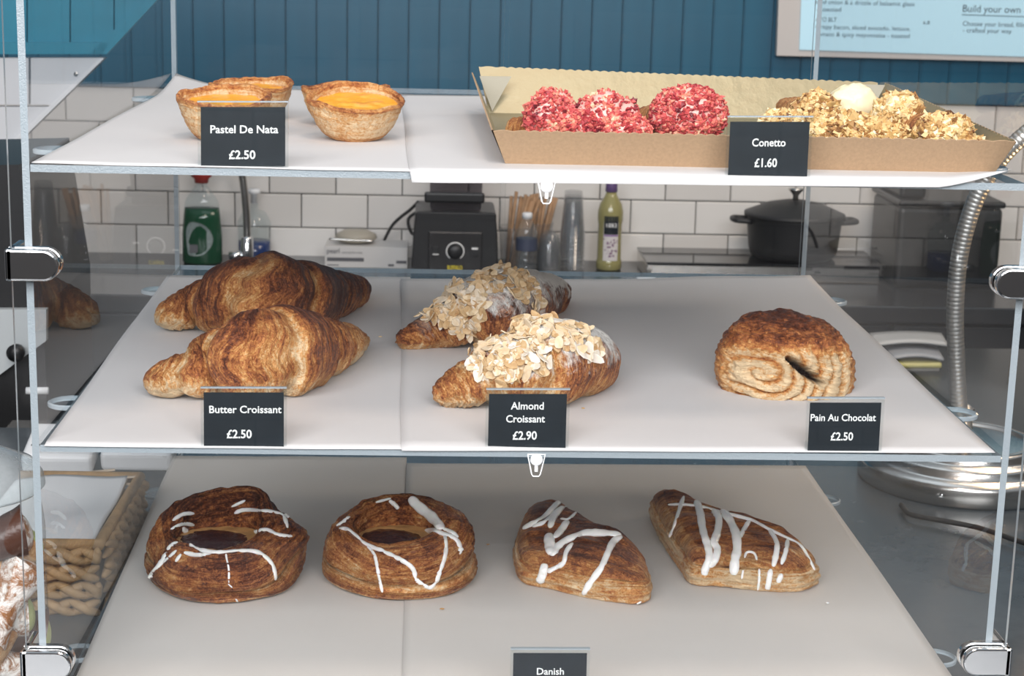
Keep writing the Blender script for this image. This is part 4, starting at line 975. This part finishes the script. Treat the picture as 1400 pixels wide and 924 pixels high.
# syrup bottle
c = foot_of(832, 2.74); s = mpp(c); t = thing('syrup_bottle', 'clear syrup bottle with purple cap and white label', 'bottle', c)
G().lathe([(16*s,0),(17.5*s,2*s),(17.5*s,12*s),(16.2*s,15*s),(16.2*s,62*s),(17.5*s,68*s),(17.5*s,80*s),(15*s,90*s),(9*s,100*s),(7*s,106*s)], c, 28).obj('bottle_body', pm('pale_yellow_syrup', (.30,.27,.11), .12, coat=.5), t, True)
G().lathe([(7.2*s,106*s),(8.3*s,107*s),(7.6*s,123*s),(6.5*s,124*s)], c, 24).obj('cap', pm('purple_cap', (.13,.08,.20), .4), t, True)
def wrap(x0_, x1_, z0_, z1_, r, mt, nm):
    g = G(); V = [c + Vector((math.sin(a)*r*s, -math.cos(a)*r*s, z*s)) for z in (z0_, z1_) for a in np.linspace(x0_, x1_, 12)]
    g.add(V, [(i, i+1, 13+i, 12+i) for i in range(11)]); g.obj(nm, mt, t)
wrap(-.62, .62, 14, 76, 17.2, pm('white_label', (.66,.62,.60), .5), 'label_sticker'); wrap(-.58, .58, 50, 75, 17.5, M['card'], 'label_top')
wrap(-.58, .58, 47.5, 49.6, 17.6, pm('purple_band', (.30,.18,.38), .5), 'label_band')
text_mesh('lettering', '1883', c + Vector((-7*s, -17.7*s, 60*s)), (1,0,0), (0,0,1), 6*s, M['ink'], t, width=14*s)
R = random.Random(5); g = G()
for _ in range(34):
    u, z = R.gauss(0, .22), R.uniform(20, 44); a = max(-.55, min(.55, u)); r = R.uniform(.5, 1.3)*s; p = c + Vector((math.sin(a)*17.3*s, -math.cos(a)*17.3*s, z*s))
    g.box(p - Vector((r, .0004, r)), p + Vector((r, .0004, r)), None)
g.obj('label_pattern', pm('label_flowers', (.22,.12,.20), .6), t)
# hob and pot
A, Bb = foot_of(866, 2.60), foot_of(1205, 2.60); hz = .036
t = thing('glass_hob', 'black glass hob lying on the worktop beneath the casserole', 'hob', (A + Bb)/2)
G().box((A.x + .03, 2.61, ZK + .001), (Bb.x, 2.79, ZK + hz)).obj('hob_body', M['steel'], t, bev=.002)
G().box((A.x + .03, 2.60, ZK + hz), (Bb.x + .01, 2.80, ZK + hz + .006)).obj('glass_top', pm('black_glass', (.008,.008,.009), .05), t, bev=.002)
cc = foot_of(884, 2.57); cc.z += 0
t = thing('white_dish', 'small white rectangular dish at the left end of the hob', 'dish', cc); G().box(cc + Vector((-14*s, -.02, 0)), cc + Vector((12*s, .018, 12*s))).obj('dish', M['white'], t, bev=.006, seg=3)
c = aty(1082, 366, 2.70); c.z = ZK + hz + .0065; s = mpp(c)*.96
t = thing('casserole_pot', 'black cast iron casserole with lid and steel knob on the hob', 'pot', c)
G().lathe([(54*s,0),(60*s,4*s),(63*s,14*s),(67*s,56*s),(68*s,59*s)], c, 48).obj('pot_body', M['iron'], t, True)
G().lathe([(71*s,58.5*s),(71*s,63*s),(66*s,65*s),(40*s,76*s),(16*s,81*s),(6*s,81.5*s)], c, 48).obj('lid', M['iron'], t, True)
G().lathe([(4*s,81*s),(4*s,88*s),(7*s,92*s),(11*s,96*s),(10.5*s,98*s),(2*s,98.5*s)], c, 24).obj('knob', M['steel'], t, True)
for sx in (-1, 1):
    P_ = crom([(c.x + sx*64*s, c.y - 17*s, c.z + 52*s), (c.x + sx*84*s, c.y - 14*s, c.z + 53*s), (c.x + sx*88*s, c.y, c.z + 53*s), (c.x + sx*84*s, c.y + 14*s, c.z + 53*s), (c.x + sx*64*s, c.y + 17*s, c.z + 52*s)], 5)
    G().tube([Vector(q) for q in P_], 3.8*s, 8).obj('handle', M['iron'], t, True)
# black lidded bin
YA_ = 2.57; p0, p1 = aty(1222, 390, YA_), aty(1364, 390, YA_); p0.z = p1.z = ZK; s = mpp(p0)
t = thing('black_bin', 'large black appliance with flat lid at the right of the worktop', 'appliance', (p0 + p1)/2)
G().box((p0.x, YA_, ZK + .0005), (p1.x, 2.80, ZK + 112*s)).obj('bin_body', M['black'], t, bev=.012, seg=3)
G().box((p0.x - 2*s, YA_ - .01, ZK + 112*s), (p1.x + 1*s, 2.81, ZK + 121*s)).obj('lid', M['black'], t, bev=.006, seg=3)
G().box((p0.x + 3*s, YA_ + .02, ZK + 121*s), (p0.x + 40*s, 2.78, ZK + 145*s)).obj('hinge_housing', M['black'], t, bev=.01, seg=3)

# ================================================================ right side: magazines and lamp
ZP = -.20
pt = G().box((.15, .98, ZP - .03), (1.55, 2.1, ZP)).obj('prep_table', pm('dark_laminate', (.020,.023,.024), .3), bev=.003); tag(pt, 'low dark table top behind the counter at the right', 'table')
G().box((.2, 1.03, ZF), (1.5, 2.05, ZP - .031)).obj('table_base', M['black']); tag(bpy.data.objects['table_base'], 'dark closed base under the low table at the right', 'table base')
def sheaf(px0, px1, py, z, thick, label, col, seed, curl=.0):
    a, b = atz(px0, py, z), atz(px1, py, z); n = 16; V = []
    for j in range(5):
        for i in range(n + 1):
            u = i/n; V.append(a*(1-u) + b*u + Vector((.02*j*.2, .10*j/4, thick*.5 + curl*math.sin(u*3.1)*(1 - j*.1))))
    Fc = [(j*(n+1)+i, j*(n+1)+i+1, (j+1)*(n+1)+i+1, (j+1)*(n+1)+i) for j in range(4) for i in range(n)]
    o = mesh('magazine', V, Fc, pm('magazine_paper', col, .35), None, True); s_ = o.modifiers.new('s', 'SOLIDIFY'); s_.thickness = thick; s_.offset = 0; tag(o, label, 'magazine', 'magazines behind the counter')
sheaf(1225, 1284, 507, ZP, .006, 'pale magazine at the bottom of the right hand stack', (.55,.53,.48), 1)
sheaf(1228, 1287, 503, ZP + .008, .008, 'yellow edged magazine in the middle of the stack', (.62,.56,.22), 2)
sheaf(1212, 1290, 494, ZP + .020, .004, 'curling grey magazine near the top of the stack', (.36,.37,.39), 3, .008)
sheaf(1195, 1296, 474, ZP + .034, .004, 'bent white magazine lying highest in the stack', (.50,.50,.49), 4, .007)
# gooseneck lamp
c = atz(1314, 655, ZC); c.y -= .0; s = mpp(c)
t = thing('gooseneck_lamp', 'chrome gooseneck lamp with stepped round base, right of the case', 'lamp', c)
Rb = 140*s
G().lathe([(Rb*.98,0),(Rb,.003),(Rb,.020),(Rb*.985,.024),(Rb*.90,.026),(Rb*.86,.028),(Rb*.855,.034),(Rb*.83,.037),(Rb*.74,.038),(Rb*.715,.040),(Rb*.71,.045),(Rb*.69,.048),(Rb*.60,.048),(Rb*.585,.046),(Rb*.56,.0455),(0.001,.0455)], c, 96).obj('lamp_base', M['steel'], t, True)
G().lathe([(.0075,.045),(.0075,.075),(.0085,.078),(.0085,.082)], c, 24).obj('stem', M['steel'], t, True)
NK = [(1314,628,0),(1312,560,0),(1307,480,0),(1306,420,0),(1312,350,0),(1331,280,0),(1358,230,0),(1392,192,0),(1440,158,0),(1490,148,0),(1525,165,0)]
nk = [aty(a, b_, c.y - i*.006) for i, (a, b_, _) in enumerate(NK)]; nk[0] = c + Vector((0, 0, .078))
Q = [Vector(q) for q in crom([tuple(p) for p in nk], 40)]
ln = [0]
for i in range(1, len(Q)): ln.append(ln[-1] + (Q[i] - Q[i-1]).length)
N_ = int(ln[-1]/.0006); P_, R_ = [], []; k = 0
for i in range(N_):
    d = ln[-1]*i/(N_-1)
    while k < len(ln) - 2 and ln[k+1] < d: k += 1
    f_ = (d - ln[k])/max(1e-9, ln[k+1] - ln[k]); P_.append(Q[k].lerp(Q[k+1], f_)); R_.append(0.0090 + .0005*abs(math.sin(d/.0048*math.pi)))
G().tube(P_, R_, 14).obj('flexible_neck', pm('satin_steel', (.50,.50,.48), .38, .9), t, True)
hd = Q[-1]; G().lathe([(.012,.03),(.02,.025),(.035,0),(.055,-.05),(.057,-.052)], hd, 32, capt=False).obj('lamp_shade', M['steel'], t, True)
G().lathe([(.002,-.05),(.015,-.045),(.022,-.03),(.015,-.012),(.01,0)], hd, 20).obj('bulb', pm('warm_bulb', (1,.72,.4), .5, emis=12), t, True)
G().tube([Vector(q) for q in crom([tuple(atz(a, b_, ZC + .006)) for a, b_ in ((1232,690),(1245,703),(1290,712),(1340,722),(1400,742),(1470,760))], 8)], .0028, 8).obj('power_cord', M['rubber'], t, True)
G().tube([c + Vector((-.062, -.088, .012)), c + Vector((-.048, -.100, .012))], .005, 12).obj('switch', M['chrome'], t, True)
lamp('lamp_bulb_light', 'POINT', hd + Vector((0, 0, -.08)), c, .7, (1, .62, .30), .02)

# ================================================================ left side
# dark coffee machine far left
t = thing('coffee_machine', 'black coffee machine with pale side panel at the far left', 'coffee machine', aty(0, 600, .95))
slab([(-200, 230), (26, 225), (60, 420), (66, 620), (-200, 620)], .98, .30, M['black'], 'body', t)
slab([(-200, 423), (63, 423), (63, 466), (27, 492), (0, 512), (-200, 512)], .965, .012, pm('pale_panel', (.42,.45,.46), .4), 'side_plate', t)
p = aty(24, 480, .955); G().lathe([(.004,0),(.010,.002),(.011,.012),(.004,.016)], p, 20, Rx).obj('knob', M['black'], t, True)
a, b = aty(36, 534, .94), aty(66, 534, .94); G().tube([a, b], .0045, 12).obj('handle', M['white'], t, True)
a, b = aty(6, 586, .90), aty(70, 588, .90); G().box((a.x, a.y - .03, a.z - .004), (b.x, a.y + .04, a.z)).obj('drip_tray', M['steel'], t, bev=.001)
# card readers
def reader(px0, px1, py, y, label, sym):
    a, b = atz(px0, py, ZC), atz(px1, py, ZC); w = b.x - a.x; t = thing('card_reader', label, 'card reader', a + Vector((w/2, .05, 0)), 'card readers on the counter')
    sl = math.radians(14); Mr = Matrix.Translation(a) @ Matrix.Rotation(sl, 4, 'X'); L = .075
    G().box((0, 0, .006), (w, L, .030), Mr).obj('body', M['white'], t, bev=.006, seg=3)
    G().box((w*.33, L*.70, .030), (w*.62, L*.78, .0308), Mr).obj('display', M['darkink'], t)
    if sym:
        cc = Mr @ Vector((w*.45, L*.42, .0312)); X = Vector((1,0,0)); Y = (Mr.to_3x3() @ Vector((0,1,0)))
        g = G(); g.tube([cc + X*.011*math.cos(a_) + Y*.009*math.sin(a_) for a_ in np.linspace(0, 6.29, 33)], .0004, 5)
        for r in (.0025, .0045, .0065): g.tube([cc - X*.003 + X*r*math.cos(a_) + Y*r*math.sin(a_) for a_ in np.linspace(-.8, .8, 9)], .0005, 5)
        g.obj('contactless_symbol', pm('symbol_grey', (.12,.13,.14), .5), t)
    else: G().box((w*.1, L*.30, .030), (w*.80, L*.34, .0306), Mr).obj('slot', M['darkink'], t)
reader(138, 238, 652, .6, 'white card reader with contactless symbol behind the wicker basket', True)
reader(30, 128, 657, .6, 'white printer with dark slot, left of the card reader', False)
# wicker basket with white paper
yb0 = .02
zb = ZC + .001; YA = atz(120, 838, zb).y; b0, b1 = aty(40, 836, YA), aty(176, 836, YA); ztp = aty(120, 745, YA).z
XA = b0.x - .05; XB = min(b1.x, -H - .017); YB2 = atz(150, 652, ztp).y
t = thing('wicker_basket', 'woven wicker basket holding white paper bags, left of the case', 'basket', ((XA+XB)/2, (YA+YB2)/2, zb))
wick = pm('wicker', (.36,.22,.10), .6, var=.35, vs=50, bump=.0005, bs=300)
def weave(a, b, nrm_):
    L = (b - a).length; d = (b - a).normalized(); rows_ = 4; hrow = (ztp - zb)/rows_
    for r in range(rows_):
        n = max(2, int(L/.022))
        for i in range(n):
            for sgn in (-1, 1):
                u0, u1 = (i + (.5 if r % 2 else 0) - .25)*L/n, (i + 1.25 + (.5 if r % 2 else 0) - .0)*L/n
                P_ = []; RR = []
                for q in range(9):
                    f_ = q/8; u = min(L, max(0, u0*(1-f_) + u1*f_)); P_.append(a + d*u + nrm_*(.0035 + .004*math.sin(f_*math.pi) + sgn*.0012) + Vector((0,0, hrow*(r + .5 + sgn*.36*math.cos(f_*math.pi))))); RR.append((.0014 + .0032*math.sin(f_*math.pi)))
                if u1 > 0 and u0 < L: G().tube(P_, RR, 7).obj('strand', wick, t, True)
def one(v): return Vector(v)
weave(one((XA, YA, zb)), one((XB, YA, zb)), Vector((0,-1,0))); weave(one((XB, YA, zb)), one((XB, YB2, zb)), Vector((1,0,0)))
G().box((XA, YA, zb), (XB, YB2, ztp - .012)).obj('basket_core', pm('wicker_dark', (.12,.07,.03), .8), t)
rim = [(XA, YA), (XB, YA), (XB + .004, YB2), (XA, YB2)]
G().tube([Vector((x, y, ztp)) for x, y in rim], .0055, 10).obj('rim', wick, t, True)
V = []; nx = 24
for j in range(nx + 1):
    for i in range(nx + 1):
        u, v = i/nx, j/nx; V.append(Vector((XA*(1-u) + (XB - .006)*u, (YA + .006)*(1-v) + (YB2 - .01)*v, ztp - .002 + .006*ns(u*2, v*2, 0, 1, 3) + .004*v)))
o = mesh('paper_bags', V, [(j*(nx+1)+i, j*(nx+1)+i+1, (j+1)*(nx+1)+i+1, (j+1)*(nx+1)+i) for j in range(nx) for i in range(nx)], pm('white_paper_bag', (.80,.80,.80), .6), None, True)
sd = o.modifiers.new('s', 'SOLIDIFY'); sd.thickness = .004; sd.offset = -1; tag(o, 'flat white paper bags filling the wicker basket', 'paper bag')
# wooden stirrers
for k in range(7):
    a = atz(62 + k*7, 650 + (k*37 % 9), ZC + .045 + .003*k); d = Vector((.06, .02*math.sin(k*2.1), .004*math.cos(k))); 
    o = G().tube([a, a + d], .0035, 6, .25).obj('wooden_stirrer', pm('pale_wood', (.62,.50,.38), .6)); tag(o, 'pale wooden stirrer on the bundle behind the wicker basket', 'stirrer', 'wooden stirrers behind the basket')
# glass jar of cannoli at the far left
jc = atz(-48, 935, ZC + .001); jc = Vector((aty(-40, 800, .06).x, .06, ZC + .0005)); s = mpp(jc); jr = aty(62, 780, .06).x - jc.x
zl = aty(0, 690, .06 - jr*.6).z
t = thing('glass_jar', 'large glass jar with glass lid at the lower left', 'jar', jc)
gj = glassy('jar_glass', (.93,.95,.95), 1.6, .05)
G().lathe([(jr*.9,0),(jr,.006),(jr,zl - ZC - .03),(jr*.97,zl - ZC - .015),(jr*.90,zl - ZC)], jc, 64, capt=False).obj('jar_body', gj, t, True)
G().lathe([(jr*.97, zl - ZC), (jr*1.02, zl - ZC + .003), (jr*1.0, zl - ZC + .010), (jr*.90, zl - ZC + .018), (jr*.5, zl - ZC + .028), (jr*.2, zl - ZC + .032)], jc, 64).obj('lid', glassy('lid_glass', (.86,.90,.91), 1.7, .30, (.75,.80,.82)), t, True)
G().lathe([(.008, zl - ZC + .03), (.008, zl - ZC + .04), (.02, zl - ZC + .052), (.017, zl - ZC + .065), (.004, zl - ZC + .07)], jc, 32).obj('lid_knob', glassy('knob_glass', (.8,.85,.86), 1.7, .2), t, True)
sug = pm('sugared_shell', (.42,.22,.09), .6, var=.5, vs=90, bump=.001, bs=300); choc = pm('chocolate', (.06,.022,.012), .35, bump=.0006, bs=120); pist = pm('pistachio_cream', (.48,.52,.20), .45, bump=.001, bs=110); 
def dusted(name, c1, c2, lo, hi):
    a = N(name); n1 = a.noise(a.co(), 75, 7, .75, .8); a.l(a.ramp(n1, [(lo, c1), (hi, c2)]), a.b.inputs['Base Color']); a.b.inputs['Roughness'].default_value = .7
    a.l(a.bump(a.noise(a.co(), 180, 5, .7), .003), a.b.inputs['Normal']); return a.m
dust = dusted('icing_sugar_dusted', (.30,.13,.05), (.80,.76,.72), .44, .56); sug = dusted('sugared_shell', (.40,.17,.05), (.66,.42,.22), .4, .62)
CN = [(5,745,'c','n','dark chocolate coated cannolo at the top of the jar'),(28,775,'s','p','sugared cannolo with green filling, uppermost in the jar'),(2,800,'s','p','golden cannolo in the middle of the jar'),(30,820,'d','n','icing sugar dusted cannolo against the jar wall'),
      (8,850,'d','p','dusted cannolo with green filling, lower in the jar'),(30,870,'c','p','chocolate dipped cannolo low in the jar'),(0,905,'s','n','golden sugared cannolo at the bottom of the jar'),(35,915,'d','p','dusted cannolo at the bottom right of the jar')]
for k, (px, py, mk, fk_, lb) in enumerate(CN):
    yy = .06 - jr*.55 + .012*(k % 3); c = aty(px, py, yy); an = .5 + .9*math.sin(k*2.4); d = Vector((math.cos(an)*.9, .25, math.sin(an)*.6)).normalized(); L = .055; rr = .0155
    if (Vector((c.x, c.y, 0)) - Vector((jc.x, jc.y, 0))).length > jr - .035: c.x -= .012
    t = thing('cannolo', lb, 'pastry', c, 'cannoli in the glass jar'); GV = []; X = d.cross(Vector((0,0,1))).normalized(); Y = X.cross(d)
    for i in range(22):
        f_ = i/21; r = rr*(.8 + .35*abs(f_ - .5)*2) ; GV.append([c + d*(f_ - .5)*L + X*r*math.cos(q) + Y*r*math.sin(q)*(1) + d*.004*math.sin(q) + Vector((0,0,.0012*ns(f_*6, q, 0, 1, k))) for q in [2*math.pi*z/30 for z in range(30)]])
    surf_mesh('shell', GV, True, {'c': choc, 's': sug, 'd': dust}[mk], t, {}, False)
    for e_ in (-1, 1):
        GVd = []
        for i in range(8):
            ph = math.pi/2*i/7; GVd.append([c + d*e_*(L/2 - .004 + .009*math.sin(ph)) + (X*math.cos(q) + Y*math.sin(q))*rr*1.02*math.cos(ph) for q in [2*math.pi*z/24 for z in range(24)]])
        surf_mesh('filling', GVd, True, pist if fk_ == 'p' else dust, t, {}, False)
